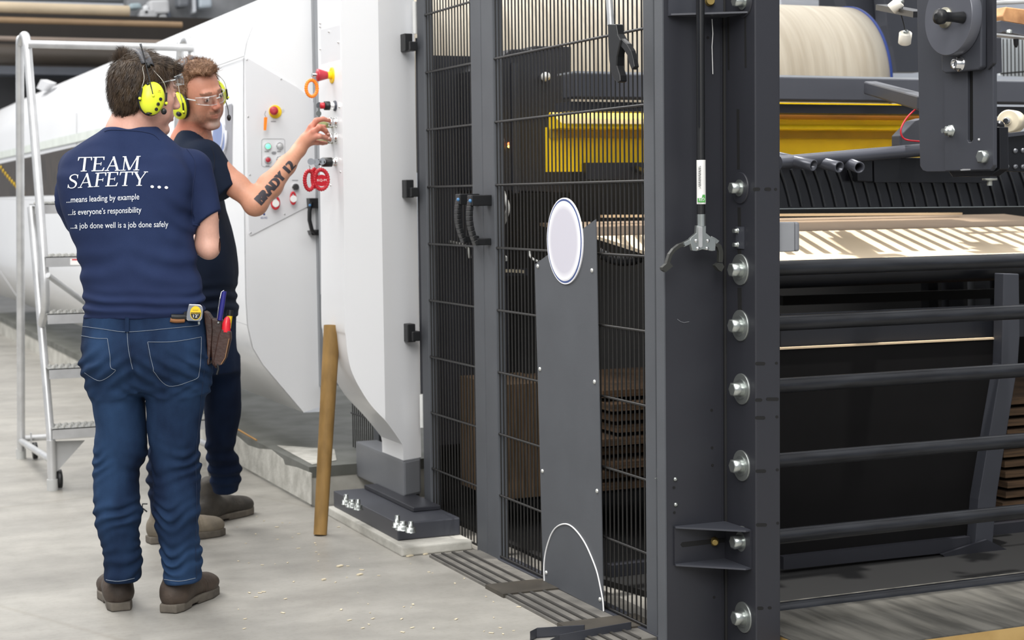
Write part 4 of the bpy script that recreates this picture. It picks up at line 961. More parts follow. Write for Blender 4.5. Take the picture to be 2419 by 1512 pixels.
MB().lathe(PY(2384, 78, 4.87), (0, 0, 1), [(0, .01), (.01, .01), (.012, .006)], 6).build('tray_bolt', 'zinc', tr)
MB().lathe(PY(2400, 92, 4.87), (0, 0, -1), [(0, .01), (.02, .008), (.03, .004)], 12).build('tray_pin', 'bsteel', tr)
wb = MB().prism(poly_y([(2376, 16), (2440, 24), (2440, 62), (2372, 50), (2367, 38)], 4.93), (0, .08, 0)).build('wooden_block', mat('orange_brown_wood', 'b98a5e', .6, col2='8d6340', vscale=16), bevel=.004)
tag(wb, 'orange brown wooden block on the steel tray at the upper right', 'block')
tag(MB().box(PY(2344, 60, 5.0), PY(2364, 38, 5.06)).build('switch_box', 'bsteel', bevel=.003), 'small dark switch box between hanger and wooden block', 'switch box')
beamY('top_rail', [(2344, 2), (2450, -3), (2450, 6), (2344, 11)], 5.2, .04, 'alu', 'light grey rail across the top right corner', 'rail')
beamY('side_casing', [(2344, 88), (2366, 88), (2368, 172), (2345, 176)], 5.5, .04, 'dframe', 'narrow dark casing right of the hanger above the grey beam', 'casing')
wm = thing('window_grille', PY(2392, 175, 7.2), 'pale panel behind thin vertical bars at the right edge', 'grille')
MB().prism(poly_y([(2364, 90), (2460, 92), (2460, 182), (2364, 178)], 7.25), (0, .02, 0)).build('pale_panel', mat('pale_panel', 'd5dbde', .6), wm)  # plain pale panel colour behind the bars
g_ = MB()
for i in range(9):
    x = 2370 + i * 9; g_.cyl(PY(x, 92, 7.2), PY(x + 1, 180, 7.2), .0035, 6)
g_.cyl(PY(2364, 174, 7.19), PY(2460, 166, 7.19), .005, 6); g_.build('bars', 'wire', wm)
beamY('top_grille', [(2344, -60), (2460, -60), (2460, -1), (2344, 3)], 6.9, .03, mat('louvre_grey', '9fa3aa', .5), 'grey louvre strip above the top rail at the right corner', 'louvre')
# greys seen between the first two rack tubes
mb3 = thing('inner_machinery', PY(2280, 735, 6.0), 'grey machine uprights glimpsed between the two upper rack tubes', 'machinery')
for (x0, x1, m) in ((2192, 2215, 'bsteel'), (2240, 2275, 'dframe'), (2302, 2337, 'frame'), (2352, 2368, 'dframe')):
    MB().prism(poly_y([(x0, 630), (x1, 629), (x1 + 2, 735), (x0 + 2, 737)], 6.0), (0, .05, 0)).build('upright', m, mb3)
MB().prism(poly_y([(1850, 699), (2370, 682), (2370, 704), (1850, 722)], 5.9), (0, .03, 0)).build('rail', 'blackm', mb3)
# ================================================================== rolling ladder
XLd = 1.10
la = thing('rolling_ladder', (XLd, 8.2, 0), 'aluminium rolling step ladder with serrated treads behind the workers', 'ladder')
def LX(px, py): return PX(px, py, XLd)
WL = .755; r_t = .0195
rear0, rear1 = LX(50, 1078), LX(48, 98); fz = LX(124, 1155)
rear0.z = max(rear0.z, .02)
top = LX(57, 84); front_top = LX(66, 92); fr_low = LX(106, 655); jn = LX(99, 765)
st0, st1 = LX(119, 1022), LX(74, 490)
def both(pts, r, name, m='alu', seg=14):
    for s in (0, WL):
        MB().tube([Vector(p) + Vector((s, 0, 0)) for p in pts], r, seg).build(name, m, la)
hand = catmull([tuple(rear0), tuple(LX(48, 500)), tuple(LX(47, 130)), tuple(LX(50, 100)), tuple(top), tuple(LX(63, 98)), tuple(LX(70, 180)), tuple(fr_low), tuple(jn)], 6)
both(hand, r_t, 'handrail')
both([tuple(LX(122, 1120)), tuple(st0), tuple(st1)], r_t * .95, 'stringer')
foot0 = LX(124, 1152); foot0.z = .035
both([tuple(LX(121, 1040)), tuple(foot0)], r_t, 'front_leg')
both([tuple(rear0 + Vector((0, 0, .07))), tuple(foot0 + Vector((0, 0, .10)))], .016, 'base_tube')
MB().tube([LX(66, 104) + Vector((0, .0, 0)), LX(66, 104) + Vector((WL, 0, 0))], .018, 14).build('top_rail', 'alu', la)
MB().tube([tuple(rear0 + Vector((0, 0, .08))), tuple(rear0 + Vector((WL, 0, .08)))], .016, 12).build('rear_tie', 'alu', la)
# treads
tr_px = [(119, 1016), (113, 872), (108, 740), (112, 606), (76, 482)]
for i, (x, y) in enumerate(((124, 1014), (116, 872), (112, 742), (108, 607), (82, 482))):
    p = LX(x, y)
    t_ = MB().box((XLd, p.y, p.z - .045), (XLd + WL, p.y + .004, p.z)).build('tread', 'alu', la)
    MB().box((XLd, p.y, p.z - .004), (XLd + WL, p.y + .18, p.z)).build('tread_top', mat('grey_grating', '9b9c9a', .5, col2='7b7c7a', vscale=30), t_)
    s_ = MB(); n = 26
    for k in range(n):
        for j in range(3):
            xx = XLd + .02 + (WL - .04) * k / (n - 1) + (j % 2) * .012; s_.lathe((xx, p.y + .02 + j * .05, p.z), (0, 0, 1), [(0, .010), (.008, .008), (.011, .005)], 6)
    s_.build('serrations', mat('grey_grating2', '9a9a96', .5), t_)['kind'] = 'stuff'
MB().tube([LX(113, 650), LX(113, 650) + Vector((WL, .75, -.55))], .013, 10).build('cross_brace', 'alu', la)
wl2 = MB().prism([LX(165, 612) + Vector((.0, -.003, 0))] and [PY(x, y, LX(108, 607).y - .002) for x, y in ((166, 611), (192, 611), (192, 626), (166, 626))], (0, .001, 0)).build('warning_label', mat('white_tag', 'eeeeec', .4), la, label='small white warning sticker')
MB().prism([PY(x, y, LX(108, 607).y - .003) for x, y in ((170, 612), (184, 612), (184, 615), (170, 615))], (0, .001, 0)).build('red_print', 'red', wl2)
# casters
for (b_, lab) in ((rear0 + Vector((.06, -.06, 0)), 'c'), (foot0 + Vector((.035, .03, 0)), 'c'), (rear0 + Vector((WL - .06, -.06, 0)), 'c'), (foot0 + Vector((WL - .03, .03, 0)), 'c')):
    c = Vector((b_.x, b_.y, .045)); w_ = MB().lathe(c - Vector((.012, 0, 0)), (1, 0, 0), [(0, .03), (.002, .042), (.022, .042), (.024, .03)], 24).build('caster_wheel', 'black', la)
    MB().box(c + Vector((-.02, -.012, 0)), c + Vector((-.014, .012, .09))).build('caster_fork', 'alu', w_)
for p in (foot0, rear0):
    for s in (0, WL): MB().cyl(Vector((p.x + s, p.y, .0)), Vector((p.x + s, p.y, .05)), .024, 14).build('foot_cap', mat('pale_foot_cap', 'b9bab8', .6), la)
MB().prism([st0 + Vector((0.02, 0, -.04)), st0 + Vector((.15, 0, -.045)), st0 + Vector((.02, 0, -.18))], (0, .004, 0)).build('gusset_plate', mat('pale_gusset', 'a9aaaa', .5), la)

# ================================================================== far background, upper left
YZ = 17.
def band(y0a, y0b, x1, name, m, lab, cat, Y=YZ, x0=-80, grp=None, cyl=True):
    a = PY(x0, y0a, Y); b = PY(x0, y0b, Y); e = PY(x1, (y0a + y0b) / 2 + .035 * (x1 - x0), Y); r = (a.z - b.z) / 2; z = (a.z + b.z) / 2
    mb = MB()
    if cyl: mb.cyl((a.x, Y, z), (e.x, Y, z), r, 32)
    else: mb.box((a.x, Y, z - r), (e.x, Y + .4, z + r))
    return tag(mb.build(name, m), lab, cat, grp)
g = 'long rolls racked behind the ladder'
band(1, 27, 305, 'paper_roll', mat('kraft_light', 'b3a38b', .7), 'topmost pale paper roll of the rack at the upper left', 'paper roll', grp=g)
band(37, 52, 430, 'paper_roll', mat('kraft_mid', '8c7459', .7), 'thin tan roll second from the top of the rack at the upper left', 'paper roll', grp=g)
band(83, 96, 520, 'paper_roll', mat('kraft_grey', '7d7066', .6), 'thin grey-tan roll level with the top rail of the ladder', 'paper roll', grp=g)
band(102, 150, 520, 'paper_roll', mat('dark_roll', '352e27', .55), 'thick dark brown roll behind the ladder posts', 'paper roll', grp=g)
band(154, 173, 520, 'rack_beam', mat('slate_beam', '454952', .5), 'slate grey beam under the dark brown roll', 'beam', cyl=False)
band(178, 290, 520, 'rack_beam', mat('black_beam', '1d1e22', .6), 'black machine beam at the bottom of the roll rack', 'beam', cyl=False, Y=17.5)
bk = band(26, 160, 700, 'rack_backboard', mat('rack_dark', '241f1b', .8), 'dark back of the roll rack at the upper left', 'rack', Y=18.3, cyl=False)
# pale machinery blobs at the top (far away, out of focus)
fm_ = thing('far_machine', PY(400, 60, 18.9), 'pale grey far machine above the roll rack, out of focus', 'machine')
gm = mat('far_grey', '8b8d90', .6, col2='6b6d70', vscale=2.5)
MB().prism(poly_y([(300, -60), (640, -60), (640, 80), (330, 80), (300, 30)], 19.2), (0, .2, 0)).build('body', gm, fm_)
for (x0, y0, x1, y1, c_) in ((338, 12, 352, 40, 'd6d8da'), (352, 0, 400, 32, 'c3c4c6'), (330, 22, 372, 42, 'b5b6b8'), (305, 8, 334, 20, '9fb0b6'), (396, 28, 404, 52, '3f444e'), (455, -20, 462, 30, 'c8ccd2'), (470, -20, 500, 18, 'b9c4cd'), (420, -20, 446, 16, '70747a'), (375, 34, 396, 60, '989a9c')):
    MB().prism(poly_y([(x0, y0), (x1, y0 - 2), (x1 + 2, y1), (x0 + 1, y1 + 2)], 18.9), (0, .2, 0)).build('machine_part', mat('far_' + c_, c_, .5), fm_, bevel=.03)
sh_ = tag(MB().prism(poly_y([(160, 0), (300, 4), (300, -60), (0, -60), (0, -3)], 19.5), (0, .2, 0)).build('far_shelf', mat('far_shelf', '55585c', .6)), 'dark shelf strip above the topmost paper roll', 'shelf')
tag(MB().prism([PX(x, y, 1.97) for x, y in ((86, 208), (96, 188), (118, 196), (100, 215))], (.05, 0, 0)).build('small_bracket', 'white2'), 'small pale bracket on top of the white housing beside the ladder', 'bracket')
# ================================================================== implicit-surface modelling for people and clothes
EXv = np.array([math.cos(YAW), -math.sin(YAW), 0.]); EYv = np.array([math.sin(YAW), math.cos(YAW), 0.]); EZv = np.array([0, 0, 1.])
def LP(px, py, D):
    """photo pixel at forward distance D -> local metres (x right, y away, z up)"""
    p = np.array(PD(px, py, D)); return np.array([p @ EXv, p @ EYv, p[2]])
def to_world(v): v = np.asarray(v); return v[..., 0:1] * EXv + v[..., 1:2] * EYv + v[..., 2:3] * EZv
def Wd(p): return Vector(to_world(np.asarray(p, float)))
def _hash(i, j, k):
    n = (i * 374761393 + j * 668265263 + k * 2147483647 * 3 + 1013904223) & 0xffffffff
    n = ((n ^ (n >> 13)) * 1274126177) & 0xffffffff
    return ((n ^ (n >> 16)) & 0xffff) / 65535. * 2 - 1
def vnoise(x, y, z):
    xi, yi, zi = np.floor(x).astype(np.int64), np.floor(y).astype(np.int64), np.floor(z).astype(np.int64)
    fx, fy, fz = x - xi, y - yi, z - zi
    fx = fx * fx * (3 - 2 * fx); fy = fy * fy * (3 - 2 * fy); fz = fz * fz * (3 - 2 * fz)
    r = 0
    for a in (0, 1):
        for b in (0, 1):
            for c in (0, 1):
                r = r + _hash(xi + a, yi + b, zi + c) * (fx if a else 1 - fx) * (fy if b else 1 - fy) * (fz if c else 1 - fz)
    return r
def smin(a, b, k): h = np.clip(.5 + .5 * (b - a) / k, 0, 1); return b + (a - b) * h - k * h * (1 - h)
def smax(a, b, k): return -smin(-a, -b, k)
def cone(P, a, b, ra, rb):
    a = np.asarray(a, float); b = np.asarray(b, float); ab = b - a; q = P - a
    t = np.clip((q @ ab) / (ab @ ab), 0, 1); d = q - t[:, None] * ab
    return np.sqrt((d * d).sum(1)) - (ra + (rb - ra) * t)
def chain(P, pts, rs, k=.01):
    d = None
    for i in range(len(pts) - 1):
        c = cone(P, pts[i], pts[i + 1], rs[i], rs[i + 1]); d = c if d is None else smin(d, c, k)
    return d
def ell(P, c, r, R=None):
    q = P - np.asarray(c, float)
    if R is not None: q = q @ R
    r = np.asarray(r, float); k0 = np.sqrt(((q / r) ** 2).sum(1)); k1 = np.sqrt(((q / (r * r)) ** 2).sum(1)) + 1e-9
    return k0 * (k0 - 1) / k1
def loft(P, rows, n=2.2, cap=True, kc=.012):
    """rows: (z, cx, a, cy, b) by height"""
    rows = sorted(rows, key=lambda r: r[0]); A = np.array(rows); z = P[:, 2]
    cx = np.interp(z, A[:, 0], A[:, 1]); a = np.interp(z, A[:, 0], A[:, 2]); cy = np.interp(z, A[:, 0], A[:, 3]); b = np.interp(z, A[:, 0], A[:, 4])
    u = np.abs((P[:, 0] - cx) / a); v = np.abs((P[:, 1] - cy) / b)
    m = (u ** n + v ** n) ** (1 / n); d = (m - 1) * np.minimum(a, b)
    if cap: d = smax(d, np.maximum(z - A[-1, 0], A[0, 0] - z), kc)
    return d
def prow(D, py, xl, xr, cy=None, b=.1):
    l = LP(xl, py, D); r = LP(xr, py, D); c = (l + r) / 2
    return (c[2], c[0], (r[0] - l[0]) / 2, (c[1] if cy is None else cy), b)
def dens(rows, n=5):
    rows = sorted(rows, key=lambda r: r[0]); return catmull([tuple(r) for r in rows], n)
def surface_nets(f, lo, hi, h, blk=20):
    lo = np.asarray(lo, float); hi = np.asarray(hi, float); n = np.ceil((hi - lo) / h).astype(int) + 2
    V = np.full(n, 1., np.float32)
    # coarse skip test
    for i in range(0, n[0], blk):
        for j in range(0, n[1], blk):
            for k in range(0, n[2], blk):
                e = np.minimum([i + blk, j + blk, k + blk], n); s = np.array([i, j, k])
                c = lo + (s + e) / 2 * h; R = np.linalg.norm((e - s) * h) / 2
                d = f(c[None, :])[0]
                if d > R * 1.25 + .03: continue
                if d < -R * 1.6 - .03: V[i:e[0], j:e[1], k:e[2]] = -1.; continue
                g = np.stack(np.meshgrid(*[lo[a] + np.arange(s[a], e[a]) * h for a in range(3)], indexing='ij'), -1).reshape(-1, 3)
                V[i:e[0], j:e[1], k:e[2]] = f(g).reshape(e - s)
    S = V < 0
    c = np.zeros(tuple(n - 1), np.int8)
    for a in (0, 1):
        for b in (0, 1):
            for d in (0, 1): c += S[a:n[0] - 1 + a, b:n[1] - 1 + b, d:n[2] - 1 + d]
    act = np.argwhere((c > 0) & (c < 8)); idx = -np.ones(tuple(n - 1), np.int64); idx[tuple(act.T)] = np.arange(len(act))
    pos = np.zeros((len(act), 3)); cnt = np.zeros(len(act))
    corners = [(a, b, d) for a in (0, 1) for b in (0, 1) for d in (0, 1)]
    cv = {q: V[act[:, 0] + q[0], act[:, 1] + q[1], act[:, 2] + q[2]] for q in corners}
    for q in corners:
        for ax in range(3):
            if q[ax]: continue
            r = list(q); r[ax] = 1; r = tuple(r); va, vb = cv[q], cv[r]; m = (va < 0) != (vb < 0)
            t = np.where(m, va / (va - vb + 1e-12), 0); p = np.array(q, float)[None, :].repeat(len(act), 0); p[:, ax] += t
            pos[m] += p[m]; cnt[m] += 1
    verts = lo + (act + pos / cnt[:, None]) * h
    faces = []
    for ax in range(3):
        o1, o2 = [(1, 2), (2, 0), (0, 1)][ax]
        sl0 = [slice(None)] * 3; sl1 = [slice(None)] * 3; sl0[ax] = slice(0, n[ax] - 1); sl1[ax] = slice(1, n[ax])
        A, B = S[tuple(sl0)], S[tuple(sl1)]; e = np.argwhere(A != B)
        e = e[(e[:, o1] > 0) & (e[:, o2] > 0) & (e[:, o1] < n[o1] - 1) & (e[:, o2] < n[o2] - 1)]
        sg = A[tuple(e.T)]
        def I(d1, d2): q = e.copy(); q[:, o1] -= d1; q[:, o2] -= d2; return idx[tuple(q.T)]
        q = np.stack([I(1, 1), I(0, 1), I(0, 0), I(1, 0)], 1); q[~sg] = q[~sg][:, ::-1]; faces.append(q)
    F = np.concatenate(faces); F = F[(F >= 0).all(1)]
    return verts, F
def sdf_object(name, f, lo, hi, h, material, parent, colfn=None, label=None, smooth_it=0):
    v, F = surface_nets(f, lo, hi, h)
    wv = to_world(v); off = np.array(wloc(parent)) if parent is not None else np.array([(wv[:, 0].min() + wv[:, 0].max()) / 2, (wv[:, 1].min() + wv[:, 1].max()) / 2, wv[:, 2].min()])
    me = bpy.data.meshes.new(name); me.from_pydata((wv - off).tolist(), [], F.tolist()); me.materials.append(m_(material))
    me.polygons.foreach_set('use_smooth', [True] * len(me.polygons))
    if colfn is not None:
        c = np.ones((len(v), 4)); c[:, :3] = colfn(v); at = me.color_attributes.new('Col', 'FLOAT_COLOR', 'POINT'); at.data.foreach_set('color', c.ravel())
    o = bpy.data.objects.new(name, me); COL.objects.link(o)
    if parent is not None: o.parent = parent
    else: o.location = tuple(off)
    if label: o['label'] = label
    if smooth_it:
        md = o.modifiers.new('smooth', 'SMOOTH'); md.iterations = smooth_it; md.factor = .5
    o['_n'] = 1; del o['_n']
    return o, BVHTree.FromPolygons([Vector(p) for p in wv], F.tolist())
def hit(bvh, px, py, lift=.0015):
    d = ray(px, py).normalized(); h = bvh.ray_cast(EYE, d)
    if h[0] is None: return None
    n = h[1]; n = -n if n.dot(d) > 0 else n
    return h[0] + n * lift - d * lift * .3
def stitch(bvh, pts, r, name, m, parent, n=8, lift=.001, close=False):
    c = catmull(pts, n) if len(pts) > 2 else [tuple(np.array(pts[0]) + (np.array(pts[1]) - np.array(pts[0])) * t) for t in np.linspace(0, 1, n)]
    P_ = [hit(bvh, x, y, lift) for x, y in c]; P_ = [p for p in P_ if p is not None]
    if len(P_) < 2: return None
    return MB().tube(P_, r, 6).build(name, m, parent)
def subdivide_2d(vs, fs, maxl):
    """split long triangles so that projected letters follow the cloth"""
    bm = bmesh.new(); bv = [bm.verts.new((x, y, 0)) for x, y in vs]
    for f in fs:
        try: bm.faces.new([bv[i] for i in f])
        except ValueError: pass
    bmesh.ops.triangulate(bm, faces=bm.faces)
    for _ in range(4):
        ed = [e for e in bm.edges if e.calc_length() > maxl]
        if not ed: break
        bmesh.ops.subdivide_edges(bm, edges=ed, cuts=1); bmesh.ops.triangulate(bm, faces=bm.faces)
    V = [(v.co.x, v.co.y) for v in bm.verts]; bm.verts.index_update(); Fz = [tuple(v.index for v in f.verts) for f in bm.faces]; bm.free(); return V, Fz
def project_text(name, vs, fs, mapf, bvh, m, parent, lift=.0015, maxl=.12):
    vs, fs = subdivide_2d(vs, fs, maxl); P_ = [hit(bvh, *mapf(x, y), lift) for x, y in vs]
    fs = [f for f in fs if all(P_[i] is not None for i in f)]
    P_ = [p if p is not None else Vector((0, 0, 0)) for p in P_]
    used = sorted({i for f in fs for i in f}); mp = {u: i for i, u in enumerate(used)}
    if not used: return None
    return link_mesh(name, [P_[u] for u in used], [tuple(mp[i] for i in f) for f in fs], m, parent)

# ---------------------------------------------------------------- head in its own frame (x right, y face, z up)
def head_sdf(P, face=1.):
    X = P.copy(); xs = np.abs(X[:, 0]); S = np.stack([xs, X[:, 1], X[:, 2]], 1)
    d = ell(P, (0, -.012, .032), (.074, .094, .084))
    d = smin(d, ell(P, (0, .028, -.028), (.058, .060, .082)), .03)
    d = smin(d, cone(S, (.050, .000, -.050), (.016, .066, -.100), .020, .015), .02)
    d = smin(d, ell(P, (0, .074, -.100), (.020, .016, .015)), .016)
    d = smin(d, ell(S, (.038, .058, -.016), (.020, .022, .020)), .018)
    d = smin(d, ell(S, (.040, .052, -.052), (.018, .022, .028)), .02)
    d = smin(d, cone(S, (.008, .086, .030), (.034, .078, .030), .010, .008), .014)
    # sockets
    d = smax(d, -ell(S, (.031, .101, .011), (.017, .018, .0125)), .009)
    # nose
    n = cone(P, (0, .086, .020), (0, .106, -.018), .0065, .0105)
    n = smin(n, ell(S, (.0095, .100, -.024), (.0085, .010, .0075)), .006)
    d = smin(d, n, .010)
    # muzzle and lips
    d = smin(d, ell(P, (0, .078, -.055), (.026, .018, .022)), .014)
    d = smin(d, cone(S, (0, .0955, -.053), (.019, .085, -.056), .0048, .003), .005)
    d = smin(d, cone(S, (0, .0945, -.064), (.017, .084, -.061), .0058, .003), .005)
    d = smax(d, -cone(S, (0, .1025, -.0585), (.021, .0905, -.0585), .0018, .001), .003)
    # lids and eyeballs
    d = smin(d, cone(S, (.019, .084, .0135), (.042, .080, .0125), .0042, .0038), .004)
    d = smin(d, cone(S, (.020, .083, .0025), (.042, .079, .0035), .0036, .003), .004)
    d = smin(d, ell(S, (.031, .0765, .008), (.0118, .0118, .0118)), .002)
    # ears
    d = smin(d, ell(S, (.078, -.008, -.004), (.008, .017, .030)), .006)
    return d
def rotm(rx, ry, rz):
    return np.array((Matrix.Rotation(rz, 3, 'Z') @ Matrix.Rotation(ry, 3, 'Y') @ Matrix.Rotation(rx, 3, 'X')))
class Head:
    def __init__(s, c, R, sc=1.): s.c = np.asarray(c, float); s.R = R; s.sc = sc
    def loc(s, P): return (P - s.c) @ s.R / s.sc            # local -> head frame
    def pt(s, p): return s.c + s.R @ (np.asarray(p, float) * s.sc)   # head -> local
    def W(s, p): return Wd(s.pt(p))
    def D(s, d): return Wd(s.R @ np.asarray(d, float)) 
def strands(v, F, hd, flow, n, ln, wd, seed=1, lift=.0, bias=.35, seg=4, keep=None):
    """thin tapering hair blades growing along flow(head-space pos, normal)"""
    rng = np.random.default_rng(seed); tri = v[F]; cen = tri.mean(1); nr = np.cross(tri[:, 2] - tri[:, 0], tri[:, 3] - tri[:, 1]); ar = np.linalg.norm(nr, axis=1); nr = nr / (ar[:, None] + 1e-12)
    w_ = ar.copy()
    if keep is not None: w_ = w_ * keep(cen)
    idx = rng.choice(len(cen), n, p=w_ / w_.sum()); V = []; Fs = []
    for i in idx:
        p = cen[i] + rng.normal(0, .001, 3); nn = nr[i]; f = flow(p, nn) + rng.normal(0, .22, 3); f = f - nn * (f @ nn); f /= np.linalg.norm(f) + 1e-9
        L_ = ln * rng.uniform(.6, 1.3); side = np.cross(f, nn); side /= np.linalg.norm(side) + 1e-9; b0 = len(V)
        for k in range(seg + 1):
            t = k / seg; c = p + f * L_ * t + nn * (bias * L_ * math.sin(t * 2.2) * .5 + lift); ww = wd * (1 - t) ** .7
            if k < seg: V.append(c - side * ww); V.append(c + side * ww)
            else: V.append(c)
        for k in range(seg - 1): a = b0 + 2 * k; Fs.append((a, a + 1, a + 3, a + 2))
        a = b0 + 2 * (seg - 1); Fs.append((a, a + 1, a + 2))
    return np.array(V), Fs
def hair_object(name, f, lo, hi, h, hd, flow, n, ln, wd, m, parent, seed=1, bias=.35, keep=None):
    """scalp cap plus blades, one mesh; f in head space"""
    v, F = surface_nets(f, lo, hi, h); sv, sf = strands(v, F, hd, flow, n, ln, wd, seed, bias=bias, keep=keep)
    allv = np.concatenate([v, sv]); fs = F.tolist() + [tuple(i + len(v) for i in t) for t in sf]
    wv = to_world(hd.c + (allv * hd.sc) @ hd.R.T); off = np.array(wloc(parent))
    me = bpy.data.meshes.new(name); me.from_pydata((wv - off).tolist(), [], fs); me.materials.append(m_(m)); me.polygons.foreach_set('use_smooth', [True] * len(me.polygons))
    o = bpy.data.objects.new(name, me); COL.objects.link(o); o.parent = parent; return o
def skin_mat(name, base, rough=.5):
    m = bpy.data.materials.new(name); m.use_nodes = True; N = m.node_tree.nodes; L = m.node_tree.links; b = N['Principled BSDF']
    a = N.new('ShaderNodeVertexColor'); a.layer_name = 'Col'; nz = N.new('ShaderNodeTexNoise'); nz.inputs['Scale'].default_value = 60; nz.inputs['Detail'].default_value = 4
    r = N.new('ShaderNodeValToRGB'); r.color_ramp.elements[0].color = (.86, .84, .84, 1); r.color_ramp.elements[1].color = (1.05, 1.03, 1.02, 1); L.new(nz.outputs['Fac'], r.inputs[0])
    x = N.new('ShaderNodeMix'); x.data_type = 'RGBA'; x.blend_type = 'MULTIPLY'; x.inputs[0].default_value = 1; L.new(a.outputs[0], x.inputs[6]); L.new(r.outputs[0], x.inputs[7]); L.new(x.outputs[2], b.inputs['Base Color'])
    b.inputs['Roughness'].default_value = rough; b.inputs['Subsurface Weight'].default_value = .08; b.inputs['Subsurface Radius'].default_value = (.01, .004, .002)
    bp = N.new('ShaderNodeBump'); bp.inputs['Strength'].default_value = .15; bp.inputs['Distance'].default_value = .001; n2 = N.new('ShaderNodeTexNoise'); n2.inputs['Scale'].default_value = 260; L.new(n2.outputs['Fac'], bp.inputs['Height']); L.new(bp.outputs[0], b.inputs['Normal'])
    return m
def cloth_mat(name, c1, c2, vs=5, weave=700, stretch=None, bump=.35):
    return mat(name, c1, .85, col2=c2, vscale=vs, bump=bump, bscale=weave, spec=.15, stretch=stretch)
def lin(c): return np.array(srgb(c)[:3])
# ================================================================== worker seen from behind
D1 = 5.30
def L1(px, py, dd=0.): return LP(px, py, D1 + dd)
y1 = L1(330, 700)[1]
m1 = thing('person', Wd((L1(340, 1430)[0], y1, 0)), 'person standing with back to the camera in navy lettered t-shirt, blue jeans and brown boots', 'person', 'two workers at the control strip')
H1 = Head(L1(343, 222, .0), rotm(math.radians(-9), math.radians(0), math.radians(-60)), 1.0)
skin1 = skin_mat('fair_skin', None)
neckb = L1(312, 300, .0)
def body1(P):
    q = H1.loc(P); d = head_sdf(q) * H1.sc
    d = smin(d, cone(P, L1(318, 262, .02), L1(312, 320, .01), .060, .066), .02)
    d = smin(d, cone(P, L1(312, 325, .02), L1(312, 520, .02), .085, .10), .03)              # trunk, inside the shirt
    d = smin(d, cone(P, L1(312, 362, .02), L1(458, 408, .03), .042, .044), .03)
    a = chain(P, [L1(462, 400, .03), L1(487, 500, .02), L1(491, 578, .03)], [.046, .037, .036], .02)
    a = smin(a, cone(P, L1(489, 580, .035), L1(440, 575, .26), .036, .028), .02)
    a = smin(a, ell(P, L1(494, 590, .02), (.030, .032, .030)), .015)
    # forearm ends in a hand tucked under the other arm in front of the chest
    h = ell(P, L1(420, 572, .30), (.042, .028, .030)); a = smin(a, h, .02)
    for k in range(4): a = smin(a, chain(P, [L1(405, 562 + k * 9, .31), L1(380, 560 + k * 9, .315), L1(368, 563 + k * 9, .30)], [.0095, .0085, .0075], .004), .006)
    a = smin(a, chain(P, [L1(425, 560, .30), L1(408, 545, .33), L1(395, 540, .34)], [.011, .010, .008], .005), .01)
    d = smin(d, a, .02)
    # other arm, folded across the chest, hidden from behind
    b = chain(P, [L1(195, 408, .03), L1(170, 470, .10), L1(215, 560, .20), L1(380, 560, .26)], [.048, .042, .036, .026], .02)
    return smin(d, b, .02)
def col1(v):
    q = H1.loc(v); c = np.tile(lin('d9aa97'), (len(v), 1))
    def blend(m, col): m = np.clip(m, 0, 1)[:, None]; return c * (1 - m) + lin(col) * m
    xs = np.abs(q[:, 0])
    inh = (np.linalg.norm(q, axis=1) < .16)
    ck = np.exp(-(((xs - .045) / .022) ** 2 + ((q[:, 1] - .06) / .03) ** 2 + ((q[:, 2] + .025) / .022) ** 2)) * .55 * inh; c = blend(ck, 'd58f80')
    lp = ((np.abs(q[:, 2] + .0585) < .010) & (xs < .021) & (q[:, 1] > .082) & inh) * .7; c = blend(lp, 'b8736c')
    br = ((np.abs(q[:, 2] - .034 + .25 * np.maximum(xs - .03, 0)) < .005) & (xs > .012) & (xs < .044) & (q[:, 1] > .06) & inh) * .75; c = blend(br, '5a4436')
    ey = ((((xs - .031) ** 2 + (q[:, 2] - .008) ** 2) < .0105 ** 2) & (q[:, 1] > .0855) & (np.abs(q[:, 2] - .008) < .0055) & inh) * 1.; c = blend(ey, 'd8d4d0')
    ir = ((((xs - .031) ** 2 + (q[:, 2] - .008) ** 2) < .0052 ** 2) & (q[:, 1] > .0855) & inh) * 1.; c = blend(ir, '30241e')
    nk = np.exp(-((v[:, 2] - L1(320, 290)[2]) / .02) ** 2) * .35; c = blend(nk, 'd39483')
    return c
lo = L1(120, 640, -.2); hi = L1(560, 90, .45)
b1, bv1 = sdf_object('body', body1, (lo[0], y1 - .16, lo[2]), (hi[0], y1 + .42, hi[2]), .0030, skin1, m1, col1)

# shirt
def fold(P, amp, sx, sz, seed=0.): return amp * vnoise(P[:, 0] * sx + seed, P[:, 1] * sx + seed * 2, P[:, 2] * sz + seed)
yc = y1
rs = [(749, 197, 478, .118), (735, 198, 481, .122), (715, 199, 483, .124), (690, 197, 481, .122), (660, 194, 474, .122), (630, 193, 467, .122), (600, 190, 462, .124), (570, 182, 459, .126), (540, 171, 458, .128), (515, 162, 458, .130),
      (490, 154, 462, .130), (465, 149, 466, .128), (440, 146, 468, .124), (415, 144, 468, .118), (395, 148, 464, .110), (375, 158, 452, .100), (358, 172, 436, .090), (342, 192, 420, .082), (330, 212, 406, .076), (318, 232, 392, .070), (308, 246, 380, .066), (302, 253, 375, .064)]
rows1 = dens([prow(D1, y, a, b, yc + (.0 if y > 400 else .01), dp) for y, a, b, dp in rs], 4)
hem = L1(330, 749)[2]; sl_a, sl_b = L1(452, 402, .02), L1(489, 520, .015)
sl_d = (sl_b - sl_a) / np.linalg.norm(sl_b - sl_a)
